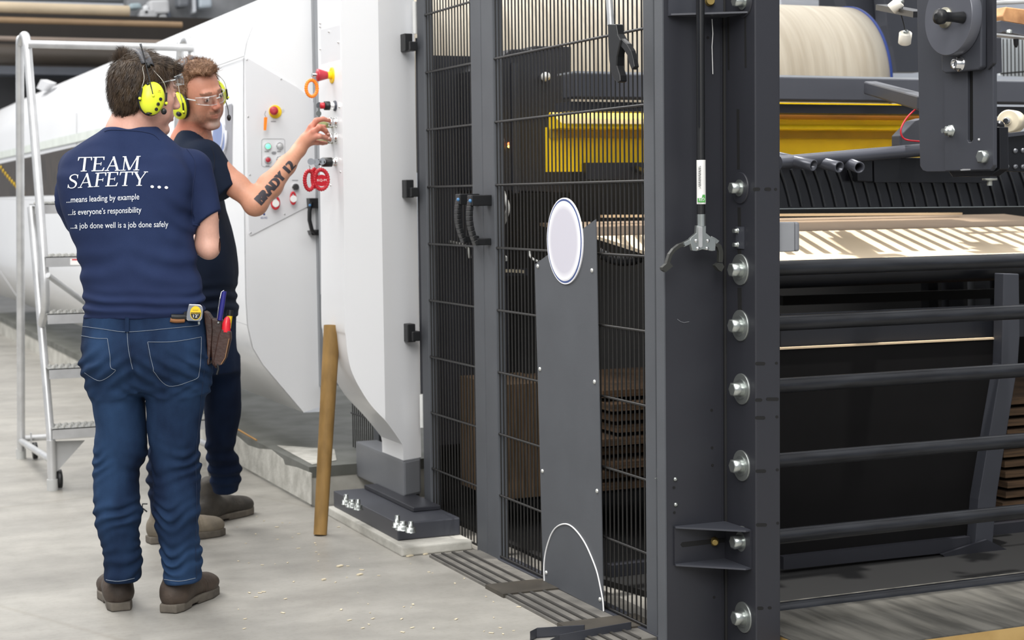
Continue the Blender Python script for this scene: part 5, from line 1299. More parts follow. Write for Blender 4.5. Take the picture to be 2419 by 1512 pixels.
def shirt1(P):
    d = loft(P, rows1, 2.25, True, .006)
    # shoulder blades and spine furrow
    d = smin(d, ell(P, L1(235, 430, -.085), (.06, .035, .085)), .03); d = smin(d, ell(P, L1(395, 435, -.085), (.06, .035, .085)), .03)
    d = d + .007 * np.exp(-((P[:, 0] - L1(318, 560)[0]) / .025) ** 2) * (P[:, 1] < yc) * np.clip((P[:, 2] - hem - .12) * 6, 0, 1)
    s = cone(P, sl_a, sl_b + sl_d * .02, .066, .0465)
    # cuff cut, slightly tilted
    nrm = sl_d * .93 + np.array([.36, 0, 0]); nrm = nrm / np.linalg.norm(nrm)
    s = smax(s, (P - sl_b) @ nrm, .003)
    d = smin(d, s, .022)
    s2 = chain(P, [L1(190, 400, .04), L1(172, 470, .10), L1(190, 520, .15)], [.062, .056, .052], .02); d = smin(d, s2, .03)
    # neck opening
    d = smax(d, -cone(P, L1(314, 312, .01), L1(322, 240, .03), .064, .070), .004)
    # folds: waist bunching, drag lines from the arm
    zz = P[:, 2] - hem
    w_ = np.exp(-((zz - .035) / .04) ** 2)
    wob = fold(P, 1., 6, 5, 3.); wob3 = fold(P, 1., 12, 9, 31.)
    d = d + w_ * .0058 * np.sin((zz + .022 * wob + .010 * wob3 + .10 * (P[:, 0] - L1(330, 700)[0]) ** 2) * 170) * (.6 + .6 * wob3)
    w2 = np.exp(-((zz - .16) / .07) ** 2)
    d = d + w2 * .0035 * np.sin(((P[:, 2] + .28 * np.abs(P[:, 0] - L1(330, 600)[0])) * 85 + wob * 2.5 + wob3)) * (.4 + .6 * np.clip(np.abs(P[:, 0] - L1(325, 600)[0]) * 9, 0, 1))
    ar = L1(462, 520, 0); q = P - ar; w3 = np.exp(-(q[:, 0] ** 2 + q[:, 2] ** 2) / .075 ** 2)
    d = d + w3 * .0035 * np.sin((q[:, 2] * .9 + q[:, 0] * .8) * 110 + wob * 3) * (q[:, 0] < .0)
    d = d + fold(P, .0042, 9, 6, 1.) + fold(P, .0011, 28, 22, 5.)
    # sleeve-shoulder seam
    return d
tee1 = cloth_mat('navy_cotton', '212b4a', '293658', 3, 900)
lo = L1(120, 775, 0); hi = L1(545, 285, 0)
sh1, bvs1 = sdf_object('t_shirt', shirt1, (lo[0], yc - .20, lo[2]), (hi[0], yc + .24, hi[2]), .0042, tee1, m1, label='navy cotton t-shirt with white back print')
stitch(bvs1, [(441, 352), (458, 375), (461, 400), (455, 440), (452, 480), (453, 515)], .0009, 'shoulder_seam', mat('navy_seam', '1f2b4d', .9), sh1)
stitch(bvs1, [(247, 311), (262, 307), (300, 308), (335, 311), (362, 318), (376, 330)], .0011, 'collar_seam', mat('navy_seam', '1f2b4d', .9), sh1)
MB().tube([p for p in [hit(bvs1, x, y, .0005) for x, y in catmull([(455, 532), (470, 531), (490, 527), (508, 519), (521, 509)], 5)] if p], .0022, 8).build('cuff_hem', tee1, sh1)
# lettering
def stroke_poly(p, q, w0, w1=None):
    w1 = w0 if w1 is None else w1; d = np.array(q, float) - np.array(p, float); d /= np.linalg.norm(d); n = np.array([-d[1], d[0]])
    return [tuple(np.array(p) + n * w0 / 2), tuple(np.array(p) - n * w0 / 2), tuple(np.array(q) - n * w1 / 2), tuple(np.array(q) + n * w1 / 2)]
def glyph(ch):
    """serif capitals on a unit-high grid, as polygons"""
    T, t, S = .13, .055, .05
    R = lambda x0, y0, x1, y1: [(x0, y0), (x1, y0), (x1, y1), (x0, y1)]
    ser = lambda x, y, w: R(x - w / 2, y, x + w / 2, y + S)
    if ch == 'T': return [R(.36, 0, .36 + T, 1), R(.02, 1 - t, .83, 1), ser(.425, 0, .34), [(.02, 1), (.02, .76), (.055, .76), (.10, 1 - t)], [(.83, 1), (.83, .76), (.795, .76), (.75, 1 - t)]], .86
    if ch == 'E': return [R(.12, 0, .12 + T, 1), R(.02, 0, .72, t), R(.02, 1 - t, .70, 1), R(.12, .49, .55, .49 + t), [(.72, 0), (.76, .25), (.72, .25), (.64, t)], [(.70, 1), (.70, .77), (.665, .77), (.61, 1 - t)], R(.52, .39, .555, .63)], .80
    if ch == 'F': return [R(.12, 0, .12 + T, 1), R(.02, 1 - t, .70, 1), R(.12, .47, .54, .47 + t), ser(.19, 0, .34), [(.70, 1), (.70, .75), (.665, .75), (.61, 1 - t)], R(.52, .37, .555, .61)], .72
    if ch == 'A': return [stroke_poly((.12, .02), (.45, 1), t), stroke_poly((.75, .02), (.42, 1.), T, T * .9), R(.22, .32, .64, .32 + t), ser(.12, 0, .26), ser(.76, 0, .32)], .94
    if ch == 'M': return [R(.13, 0, .13 + t, 1), R(.86, 0, .86 + T, 1), stroke_poly((.16, .98), (.52, .04), T), stroke_poly((.90, .98), (.53, .04), t), ser(.15, 0, .28), ser(.92, 0, .34), R(.02, 1 - S, .24, 1), R(.84, 1 - S, 1.08, 1)], 1.12
    if ch == 'Y': return [stroke_poly((.12, .98), (.44, .42), T), stroke_poly((.76, .98), (.46, .42), t), R(.385, 0, .385 + T, .47), ser(.45, 0, .34), ser(.13, 1 - S, .30), ser(.76, 1 - S, .26)], .88
    if ch == 'S':
        c = catmull([(.56, .80), (.50, .93), (.33, .975), (.15, .90), (.11, .74), (.22, .60), (.42, .47), (.53, .30), (.47, .10), (.30, .025), (.12, .09), (.06, .24)], 5); out = []
        for i in range(len(c) - 1):
            u = i / (len(c) - 1); w_ = .05 + .085 * math.exp(-((u - .5) / .2) ** 2); out.append(stroke_poly(c[i], (c[i + 1][0] + (c[i + 1][0] - c[i][0]) * .3, c[i + 1][1] + (c[i + 1][1] - c[i][1]) * .3), w_))
        out += [R(.55, .70, .585, .96), R(.03, .05, .065, .31)]; return out, .68
    if ch == '.': return [[(.18 + .1 * math.cos(a), .10 + .1 * math.sin(a)) for a in np.linspace(0, 2 * PI, 16, endpoint=False)]], .40
    return [], .4
def serif_text(s):
    vs, fs, x = [], [], 0.
    for ch in s:
        ps, adv = glyph(ch)
        for p in ps:
            b = len(vs); vs += [(x + a, c) for a, c in p]
            t = tessellate_polygon([[Vector((a, c, 0)) for a, c in p]]); fs += [tuple(b + i for i in q) for q in t]
        x += adv
    return vs, fs, x
pm_ = mat('white_screen_print', 'e9edf2', .7)
def put_word(s, x0, x1, yb0, yb1, h, slant=.0, name='printed_word', dip=0.):
    vs, fs, wd = serif_text(s)
    def mp(x, y):
        u = x / wd; return (x0 + (x1 - x0) * u + slant * y * h, yb0 + (yb1 - yb0) * u + dip * math.sin(PI * u) - y * h)
    return project_text(name, vs, fs, mp, bvs1, pm_, sh1, .0016, .12)
put_word('TEAM', 181, 330, 406, 403, 34, .12, dip=0)
put_word('SAFETY', 159, 345, 446, 439, 33, .14, dip=-2)
put_word('...', 352, 402, 444, 447, 33, 0.)
def put_line(s, x0, x1, y0, y1, h, dip=0.):
    vs, fs = text_mesh(s); xs = [v[0] for v in vs]; a, b = min(xs), max(xs)
    def mp(x, y):
        u = (x - a) / (b - a); return (x0 + (x1 - x0) * u, y0 + (y1 - y0) * u + dip * math.sin(PI * u) - y * h / .73)
    return project_text('printed_line', vs, fs, mp, bvs1, pm_, sh1, .0016, .12)
put_line('...means leading by example', 158, 329, 479, 471, 14.5, 0)
put_line('...is everyone\u2019s responsibility', 162, 334, 508, 502, 14.5, 0)
put_line('...a job done well is a job done safely', 168, 397, 540, 536, 14.5, 0)

# jeans
def rowsof(D, lst, cy, n=4): return dens([prow(D, y, a, b, cy + (c if len(t) == 0 else t[0]), dp) for (y, a, b, dp, c, *t) in lst], n)
hips = rowsof(D1, [(738, 197, 482, .112, 0), (770, 194, 487, .118, -.004), (800, 193, 490, .128, -.010), (835, 193, 492, .136, -.014), (870, 197, 492, .132, -.010), (900, 206, 490, .118, -.002), (925, 212, 486, .10, 0)], yc)
legL = rowsof(D1, [(860, 198, 332, .120, -.008), (895, 207, 335, .112, 0), (935, 214, 337, .104, .0), (975, 219, 339, .098, 0), (1010, 223, 340, .092, 0), (1050, 218, 341, .088, 0), (1087, 214, 338, .084, .004), (1112, 213, 324, .080, .002), (1150, 215, 320, .078, -.004), (1200, 216, 323, .078, -.012), (1221, 217, 331, .080, -.014), (1246, 220, 321, .076, -.014), (1290, 233, 321, .072, -.010), (1320, 237, 325, .072, -.006), (1345, 236, 324, .074, 0), (1380, 237, 320, .078, 0)], yc)
legR = rowsof(D1, [(860, 334, 492, .122, -.008), (895, 337, 489, .114, 0), (935, 339, 483, .106, 0), (975, 341, 476, .099, 0), (1009, 342, 469, .093, 0), (1050, 348, 466, .088, 0), (1061, 350, 464, .086, 0), (1107, 355, 468, .082, 0), (1150, 358, 468, .080, -.006), (1190, 360, 467, .080, -.012), (1216, 360, 469, .082, -.014), (1245, 364, 463, .077, -.014), (1293, 374, 465, .072, -.008), (1310, 372, 469, .074, -.004), (1345, 378, 467, .076, 0), (1382, 381, 466, .078, 0)], yc)
zk = L1(330, 1100)[2]; zc = L1(330, 1215)[2]; za = L1(330, 1330)[2]; zth = L1(330, 905)[2]; zw = L1(330, 745)[2]; zbL = L1(278, 1376)[2]; zbR = L1(425, 1378)[2]
def jeans1(P):
    h_ = loft(P, hips, 2.3, True, .004); l = loft(P, legL, 2.1, True, .008); r = loft(P, legR, 2.1, True, .008)
    d = smin(smin(l, r, .006), h_, .035)
    z = P[:, 2]; wob = fold(P, 1., 9, 7, 2.); wob2 = fold(P, 1., 14, 12, 8.)
    g = lambda c, s: np.exp(-((z - c) / s) ** 2)
    env = .0062 * g(zk, .05) + .0075 * g(zc, .045) + .0072 * g(za, .055) + .0035 * g(zth - .02, .03)
    d = d + env * np.sin((z + .024 * wob + .012 * wob2 + .03 * np.sin(P[:, 0] * 22 + wob)) * 165 + wob2 * 1.6) * (.55 + .6 * wob2)
    d = d + .004 * g(zth + .04, .06) * np.sin((z * .8 + np.abs(P[:, 0] - L1(335, 900)[0]) * .55) * 180 + wob * 2) * (P[:, 1] < yc)
    d = d + fold(P, .0035, 9, 6, 4.) + fold(P, .0014, 30, 26, 6.)
    # buttock cleft
    d = d + .012 * np.exp(-((P[:, 0] - L1(333, 860)[0]) / .012) ** 2) * np.clip((L1(330, 800)[2] - z) * 12, 0, 1) * np.clip((z - zth) * 20 + .3, 0, 1) * (P[:, 1] < yc)
    return d
def denim(name, c1, c2): return mat(name, c1, .85, col2=c2, vscale=4, bump=.5, bscale=600, spec=.1, stretch=(1.5, 1.5, .8))
dn1 = denim('blue_denim', '17233a', '2b4262')
lo = L1(170, 1395, 0); hi = L1(510, 725, 0)
je1, bvj1 = sdf_object('jeans', jeans1, (lo[0], yc - .19, lo[2]), (hi[0], yc + .19, hi[2]), .0045, dn1, m1, label='blue denim jeans')
th = mat('pale_denim_thread', '7d8795', .9); th2 = mat('dark_denim_edge', '182640', .9)
for pts in ([(196, 771), (240, 777), (290, 784), (340, 782), (400, 776), (470, 769)], [(299, 752), (301, 790), (303, 820), (308, 850), (314, 872)],
            [(349, 808), (400, 808), (440, 803), (475, 796)], [(349, 808), (355, 840), (362, 870), (366, 880), (399, 912), (460, 896), (470, 880), (474, 840), (475, 796)],
            [(193, 793), (225, 799), (254, 800)], [(254, 800), (260, 840), (262, 868), (272, 876), (236, 899), (200, 880)]):
    stitch(bvj1, pts, .0008, 'stitching', th, je1, 6, .0012)
for pts in ([(303, 748), (305, 790), (308, 830), (314, 872)], [(347, 812), (352, 845), (361, 878), (398, 916)], [(480, 790), (484, 850), (476, 930), (468, 1010), (462, 1080), (464, 1180), (462, 1290), (464, 1375)]):
    stitch(bvj1, pts, .0008, 'seam', th2, je1, 6, .0008)
MB().bar(hit(bvj1, 301, 748, .004), hit(bvj1, 301, 785, .004), .012, .003, up=-FW).build('belt_loop', dn1, je1)
for (px0, px1, py) in ((238, 320, 1371), (381, 464, 1371)):
    stitch(bvj1, [(px0 + 3, py - 3), ((px0 + px1) / 2, py + 2), (px1 - 3, py - 5)], .001, 'hem_stitch', th, je1, 6, .001)

# belt with leather patch piece
blt = stitch(bvj1, [(404, 749), (420, 750), (440, 750)], .011, 'belt', 'black', m1, 6, .002)
stitch(bvj1, [(402, 756), (415, 758), (434, 757)], .0075, 'leather_patch', mat('tan_leather', '8a5c34', .6), m1, 6, .003)

# boots
def boot(parent, heel, toe, D, w=.045, top=None, mcol=None, lab='boot'):
    """heel/toe given as ground points (local), returns part with sole"""
    h = np.array(heel, float); t = np.array(toe, float); ax = t - h; L_ = np.linalg.norm(ax); ax /= L_; sd = np.array([ax[1], -ax[0], 0.])
    R = np.stack([sd, ax, np.array([0, 0, 1.])], 1)
    def up(P):
        q = (P - h) @ R
        d = cone(q, (0, .047, .050), (0, .055, top or .125), .044, .038)
        d = smin(d, ell(q, (0, .045, .055), (.042, .050, .050)), .02)
        d = smin(d, cone(q, (0, .09, .062), (0, L_ - .09, .045), .044, .038), .03)
        d = smin(d, ell(q, (0, L_ - .065, .040), (.048, .066, .038)), .02)
        d = smax(d, .022 - q[:, 2], .004)
        d = d + .0022 * vnoise(q[:, 0] * 30, q[:, 1] * 30, q[:, 2] * 40) + .0022 * np.exp(-((q[:, 1] - L_ * .62) / .02) ** 2) * np.sin(q[:, 1] * 500)
        return d
    def so(P):
        q = (P - h) @ R; y = q[:, 1]
        wd = np.interp(y, [0, .03, .09, .15, L_ - .09, L_ - .03, L_], [.030, .040, .038, .040, .050, .042, .020])
        d = np.maximum(np.maximum(np.abs(q[:, 0]) - wd, np.maximum(-y - .004, y - L_)), np.maximum(q[:, 2] - .028, .001 - q[:, 2]))
        arch = np.maximum(np.abs(y - .108) - .022, q[:, 2] - .009); d = np.maximum(d, -arch)
        return d
    c = (h + t) / 2; lo = c - np.array([.22, .22, 0]); hi = c + np.array([.22, .22, 0]); lo[2] = -.005; hi[2] = .25
    o, bv = sdf_object(lab, up, lo, hi, .0042, mcol, parent)
    lo2 = lo.copy(); hi2 = hi.copy(); hi2[2] = .04; s_, _ = sdf_object('sole', so, lo2, hi2, .0035, mat('worn_sole', '544e47', .85, col2='6b645a', vscale=20), o, smooth_it=3)
    return o, bv
bl = mat('worn_brown_leather', '352c26', .65, col2='4b3f36', vscale=14, bump=.35, bscale=90)
zg = 0.
def G(px, py): p = PZ(px, py, 0); return np.array([np.array(p) @ EXv, np.array(p) @ EYv, 0.])
hR = G(398, 1449); tR = G(528, 1385)
b_r, bvb = boot(m1, hR + np.array([0, .0, 0]), hR + (tR - hR) / np.linalg.norm(tR - hR) * .30, D1, mcol=bl)
hL = G(286, 1444); b_l, _ = boot(m1, hL, hL + np.array([-.10, .27, 0]), D1, mcol=bl)

# hair
def hair1_f(q):
    d = ell(q, (0, -.014, .036), (.082, .103, .093)) - .003
    d = smin(d, ell(q, (0, .060, .092), (.052, .040, .020)), .03)
    d = smin(d, ell(q, (0, -.060, -.020), (.060, .045, .060)), .03)
    xs = np.abs(q[:, 0])
    # keep region: above hairline
    hl = np.where(q[:, 1] > .055, .066 + (q[:, 1] - .055) * .35, np.interp(q[:, 1], [-.12, -.03, .0, .02, .040, .055], [-.096, -.088, -.045, -.020, .020, .066]))
    d = smax(d, (hl - q[:, 2]), .006)
    d = smax(d, -(ell(q, (0, .035, -.03), (.075, .075, .085))), .004) 
    return d + .004 * vnoise(q[:, 0] * 45, q[:, 1] * 60, q[:, 2] * 25) + .002 * vnoise(q[:, 0] * 120, q[:, 1] * 120, q[:, 2] * 50)
hm1 = mat('dark_brown_hair', '2e231b', .5, col2='4a3a29', vscale=30, spec=.35, stretch=(3, 3, 1))
def flow1(p, n):
    if p[2] > .085: return np.array([.25, 1., .15])
    return np.array([0, -.15 if p[1] < 0 else .1, -1.])
hair_object('hair', hair1_f, (-.11, -.14, -.12), (.11, .13, .16), .003, H1, flow1, 7000, .024, .0009, hm1, m1, 3, .45)
# raised tuft behind the head band
def flowt(p, n): return np.array([0., -.2, 1.])
hair_object('hair_tuft', lambda q: ell(q, (-.012, -.080, .086), (.036, .018, .024)) + .003 * vnoise(q[:, 0] * 60, q[:, 1] * 60, q[:, 2] * 30), (-.07, -.13, .05), (.07, -.02, .16), .003, H1, flowt, 2200, .034, .0010, hm1, m1, 4, .35)
# ================================================================== worker reaching to the control strip
D2 = 6.30
def L2(px, py, dd=0.): return LP(px, py, D2 + dd)
y2 = L2(480, 600)[1]
m2 = thing('person', Wd((L2(450, 1250)[0], y2, 0)), 'person in dark navy t-shirt and safety glasses reaching one tattooed arm to the control strip', 'person', 'two workers at the control strip')
Rh2 = np.array(Matrix.Rotation(math.radians(-130), 3, 'Z')) @ np.array(Matrix.Rotation(math.radians(-16), 3, 'X')) @ np.array(Matrix.Rotation(math.radians(17), 3, 'Y'))
H2h = Head(L2(470, 224, -.05), Rh2, 1.0)
skin2 = skin_mat('tanned_skin', None)
tip = np.array(PX(795, 300, XC - .055)); Dh = float((Vector(tip) - EYE).dot(FW))
def LH(px, py, dd=0.): return LP(px, py, Dh + dd)
S2, E2, Wr = L2(487, 372, -.10), L2(604, 480, -.14), LH(706, 354, -.01)
def body2(P):
    q = H2h.loc(P); d = head_sdf(q)
    d = smin(d, cone(P, L2(466, 262, -.02), L2(452, 335, .02), .057, .062), .02)
    d = smin(d, cone(P, L2(452, 345, .02), L2(470, 500, .02), .080, .09), .03)
    d = smin(d, cone(P, L2(452, 365, .02), S2, .042, .046), .03)
    a = chain(P, [S2, L2(560, 440, -.12), E2], [.047, .042, .039], .02)
    a = smin(a, ell(P, E2 + np.array([-.004, 0, -.012]), (.034, .034, .030)), .02)
    f = E2 + (Wr - E2) * .32; a = smin(a, chain(P, [E2, f, E2 + (Wr - E2) * .7, Wr], [.038, .044, .033, .0245], .02), .025)
    d = smin(d, a, .02)
    # palm
    pk = [LH(736, 300, -.02), LH(742, 311, -.035), LH(742, 324, -.03), LH(738, 336, -.008)]
    hd = cone(P, Wr, LH(722, 330, -.01), .025, .024)
    for i, k in enumerate(pk): hd = smin(hd, cone(P, LH(714, 340, -.01), k, .018, (.0125, .0130, .0120, .011)[i]), .010)
    d = smin(d, hd, .015)
    F_ = [([pk[0], LH(747, 285, -.02), LH(763, 281, -.005), LH(778, 285, .01)], [.0115, .0105, .0090, .0075]),
          ([pk[1], LH(755, 301, -.045), LH(768, 308, -.025), LH(776, 319, .0)], [.0120, .0105, .0092, .0076]),
          ([pk[2], LH(755, 322, -.045), LH(768, 325, -.02), LH(779, 330, .0)], [.0110, .0100, .0088, .0074]),
          ([pk[3], LH(750, 337, .0), LH(762, 338, .02), LH(771, 338, .035)], [.0100, .0090, .0080, .0066]),
          ([LH(722, 322, .02), LH(736, 306, .045), LH(752, 300, .05), LH(766, 300, .045)], [.0150, .0130, .0110, .0085])]
    for pts, rr in F_: d = smin(d, chain(P, pts, rr, .004), .006)
    # other arm hangs in front of him, hidden
    b = chain(P, [L2(440, 370, .12), L2(440, 470, .16), L2(470, 560, .10)], [.05, .042, .03], .02)
    return smin(d, b, .02)
def col2(v):
    q = H2h.loc(v); c = np.tile(lin('c48b72'), (len(v), 1)); xs = np.abs(q[:, 0]); inh = np.linalg.norm(q, axis=1) < .165
    def blend(m, col): m = np.clip(m, 0, 1)[:, None]; return c * (1 - m) + lin(col) * m
    arm = np.clip((v[:, 0] - L2(560, 400)[0]) * 12, 0, 1); c = blend(arm, 'd0987c')
    hand = np.clip((v[:, 0] - LH(720, 330)[0]) * 20, 0, 1) * .8; c = blend(hand, 'cf9483')
    nk = np.exp(-((v[:, 2] - L2(470, 300)[2]) / .035) ** 2) * .7 * (~inh | (q[:, 2] < -.08)); c = blend(nk, 'c4735c')
    fh = np.exp(-((q[:, 2] - .05) / .04) ** 2) * .35 * inh; c = blend(fh, 'cf8f78')
    ns = np.exp(-((q[:, 2] + .018) / .02) ** 2) * (q[:, 1] > .088) * .5 * inh; c = blend(ns, 'cc7f6e')
    bd = np.clip((-.028 - q[:, 2]) * 40, 0, 1) * np.clip((q[:, 1] - .005) * 25, 0, 1) * inh
    gz = vnoise(q[:, 0] * 260, q[:, 1] * 260, q[:, 2] * 260) * .22 + .42; c = blend(bd * gz, '6f5a4c')
    gy = np.exp(-((xs) / .03) ** 2 - ((q[:, 2] + .092) / .018) ** 2) * (q[:, 1] > .05) * .75 * inh; c = blend(gy, 'b5aaa0')
    ms = ((np.abs(q[:, 2] + .044) < .006) & (xs < .024) & (q[:, 1] > .07) & inh) * .6; c = blend(ms, '5f4636')
    lp = ((np.abs(q[:, 2] + .0585) < .008) & (xs < .020) & (q[:, 1] > .082) & inh) * .5; c = blend(lp, 'ab6a5c')
    br = ((np.abs(q[:, 2] - .033 + .25 * np.maximum(xs - .03, 0)) < .0045) & (xs > .012) & (xs < .046) & (q[:, 1] > .06) & inh) * .7; c = blend(br, '6a4a36')
    e_ = ((xs - .031) ** 2 + (q[:, 2] - .008) ** 2); ey = ((e_ < .0105 ** 2) & (q[:, 1] > .0855) & (np.abs(q[:, 2] - .008) < .005) & inh) * 1.; c = blend(ey, 'd6cfc8')
    ir = ((e_ < .005 ** 2) & (q[:, 1] > .0855) & (np.abs(q[:, 2] - .008) < .005) & inh) * 1.; c = blend(ir, '2c2420')
    ln_ = ((np.abs(q[:, 2] - .0145) < .0018) & (np.abs(xs - .031) < .013) & (q[:, 1] > .075) & inh) * .6; c = blend(ln_, '5a3a2c')
    return c
lo = L2(380, 620, 0); hi = LH(800, 110, 0)
b2, bv2 = sdf_object('body', body2, (lo[0], y2 - .30, lo[2]), (hi[0], y2 + .32, hi[2]), .0030, skin2, m2, col2)
# finger nails
for (x, y, dd) in ((776, 281, -.0), (775, 316, -.004), (777, 327, -.004)):
    p = hit(bv2, x, y, .0006)
    if p: MB().ball(p, .0050, (1, .6, .8), 10).build('finger_nail', mat('nail', 'dcae9f', .35), m2)
# tattoo lettering along the forearm
tv, tf = text_mesh('BRADY 12'); ax_ = [v[0] for v in tv]; a_, b_ = min(ax_), max(ax_)
tk = mat('faded_ink', '39353b', .6)
def tmap(x, y):
    u = (x - a_) / (b_ - a_); bx, by = 619 + (698 - 619) * u, 484 + (393 - 484) * u; h_ = 33 - 4 * u
    nx, ny = -.74, -.67; yy = y / .73
    return bx + nx * yy * h_ * .78, by + ny * yy * h_ * .78
for k in (0, 1, 2):
    project_text('tattoo', tv, tf, lambda x, y, k=k: (tmap(x, y)[0] + (k - 1) * 1.9, tmap(x, y)[1] + (k - 1) * -2.0), bv2, tk, b2, .0006 + k * .0001, .1)

# shirt
r2 = [(752, 452, 556, .165), (735, 448, 557, .168), (710, 440, 553, .17), (690, 432, 551, .17), (650, 426, 557, .175), (600, 420, 553, .18), (560, 416, 547, .18), (520, 412, 536, .185), (480, 408, 524, .19), (440, 404, 520, .19), (410, 402, 517, .18), (385, 402, 511, .165), (362, 404, 503, .14), (345, 408, 496, .115), (330, 414, 490, .092), (318, 420, 484, .075), (308, 428, 476, .064)]
rows2 = dens([prow(D2, y, a, b, y2 + .02, dp) for y, a, b, dp in r2], 4)
hem2 = L2(500, 746)[2]; ca, cb2 = L2(482, 374, -.10), L2(541, 455, -.125); cd_ = (cb2 - ca) / np.linalg.norm(cb2 - ca)
def shirt2(P):
    d = loft(P, rows2, 2.2, True, .005)
    s = cone(P, ca, cb2 + cd_ * .03, .072, .051); n_ = cd_ * .99 + np.array([.1, 0, 0]); n_ /= np.linalg.norm(n_); s = smax(s, (P - cb2) @ n_, .003)
    d = smin(d, s, .025)
    d = smin(d, cone(P, L2(440, 372, .12), L2(440, 450, .15), .066, .056), .03)
    d = smax(d, -cone(P, L2(454, 322, .0), L2(468, 262, -.03), .062, .066), .004)
    wob = fold(P, 1., 6, 5, 13.); q = P - L2(505, 420, -.08); w3 = np.exp(-(q[:, 0] ** 2 + q[:, 2] ** 2) / .09 ** 2)
    d = d + w3 * .004 * np.sin((q[:, 2] + q[:, 0] * .9) * 90 + wob * 2) * (q[:, 0] < .02) + fold(P, .004, 9, 6, 11.) + fold(P, .0012, 28, 22, 15.)
    d = d + np.exp(-((P[:, 2] - hem2 - .06) / .05) ** 2) * .005 * np.sin((P[:, 2] + .01 * wob) * 140)
    return d
tee2 = cloth_mat('black_navy_cotton', '131b2b', '182234', 3, 900)
lo = L2(385, 775, 0); hi = L2(575, 285, 0)
sh2, bvs2 = sdf_object('t_shirt', shirt2, (lo[0], y2 - .26, lo[2]), (hi[0], y2 + .26, hi[2]), .0048, tee2, m2, label='dark navy t-shirt')
stitch(bvs2, [(498, 345), (506, 370), (505, 400), (497, 430), (495, 455)], .0009, 'shoulder_seam', mat('black_seam', '0d121d', .9), sh2)
pp = hit(bvs2, 482, 380, .002)
if pp: MB().ball(pp, .006, (.5, .5, 1), 8).build('gold_print', mat('gold_print', 'a98b3c', .5), sh2)
# jeans
hips2 = rowsof(D2, [(735, 440, 552, .15, .02), (780, 436, 551, .155, .02), (830, 430, 551, .15, .02), (880, 424, 552, .13, .02)], y2)
legA = rowsof(D2, [(850, 470, 551, .085, .10), (890, 468, 552, .084, .11), (930, 466, 553, .082, .12), (975, 462, 551, .078, .14), (1010, 462, 545, .072, .16), (1050, 462, 534, .068, .18), (1090, 458, 526, .066, .21), (1125, 458, 537, .066, .24), (1160, 460, 536, .064, .27), (1185, 462, 528, .062, .29), (1202, 466, 522, .06, .30)], y2)
legB = rowsof(D2, [(850, 415, 500, .085, -.06), (900, 402, 490, .084, -.06), (950, 388, 482, .08, -.05), (1000, 372, 470, .076, -.04), (1050, 352, 450, .07, -.02), (1090, 342, 436, .068, 0), (1130, 338, 430, .066, .02), (1160, 340, 425, .064, .03), (1200, 342, 420, .062, .04), (1225, 345, 415, .06, .04)], y2)
zk2 = L2(500, 1085)[2]; za2 = L2(500, 1150)[2]
def jeans2(P):
    h_ = loft(P, hips2, 2.3, True, .004); d = smin(smin(loft(P, legA, 2.1, True, .008), loft(P, legB, 2.1, True, .008), .006), h_, .04)
    z = P[:, 2]; wob = fold(P, 1., 9, 7, 22.); env = .007 * np.exp(-((z - zk2) / .05) ** 2) + .009 * np.exp(-((z - za2) / .05) ** 2)
    return d + env * np.sin((z + .012 * wob) * 120 + wob * 2) * (.6 + .6 * wob) + fold(P, .004, 9, 6, 24.) + fold(P, .0014, 30, 26, 26.)
dn2 = denim('dark_indigo_denim', '131c30', '1c2a44')
lo = L2(325, 1245, 0); hi = L2(575, 720, 0)
je2, bvj2 = sdf_object('jeans', jeans2, (lo[0], y2 - .20, lo[2]), (hi[0], y2 + .42, hi[2]), .005, dn2, m2, label='dark indigo jeans')
# boots
gl = mat('greenish_brown_leather', '332f2a', .7, col2='46413a', vscale=14, bump=.3, bscale=90); gl2 = mat('pale_suede', '6d6559', .85, col2='827868', vscale=14, bump=.3, bscale=90)
hA = G(474, 1241); tA = G(612, 1205); boot(m2, hA, hA + (tA - hA) / np.linalg.norm(tA - hA) * .31, 6.6, mcol=gl, top=.15)
hB = G(352, 1284); tB = G(530, 1262); boot(m2, hB, hB + (tB - hB) / np.linalg.norm(tB - hB) * .30, 6.4, mcol=gl2, top=.17)
pl_ = [Wd(hB + np.array([-.004, 0, .12])), Wd(hB + np.array([-.022, 0, .135])), Wd(hB + np.array([-.02, 0, .15])), Wd(hB + np.array([-.002, 0, .15]))]
MB().tube(pl_, .003, 6).build('pull_loop', 'black', m2)
# hair: receding, curly
def hair2_f(q):
    d = ell(q, (0, -.018, .036), (.080, .098, .092)) - .002
    d = smin(d, ell(q, (0, .035, .105), (.050, .040, .020)), .03)
    hl = np.where(q[:, 1] > .03, .090 + (q[:, 1] - .03) * .15, np.interp(q[:, 1], [-.12, -.03, .0, .012, .022, .03], [-.075, -.070, -.030, .0, .06, .088]))
    d = smax(d, hl - q[:, 2], .006)
    return d + .006 * vnoise(q[:, 0] * 55, q[:, 1] * 55, q[:, 2] * 55) + .003 * vnoise(q[:, 0] * 120, q[:, 1] * 120, q[:, 2] * 90)
hm2 = mat('light_brown_curly_hair', '6b4d38', .55, col2='94735a', vscale=40, spec=.3)
rngc = np.random.default_rng(5)
def flow2(p, n): return np.array([.5 * math.sin(p[0] * 90 + p[2] * 60), .6 * math.cos(p[1] * 80), .3 if p[2] > .07 else -.6])
hair_object('hair', hair2_f, (-.11, -.14, -.12), (.11, .10, .16), .003, H2h, flow2, 5000, .020, .0009, hm2, m2, 6, .8)
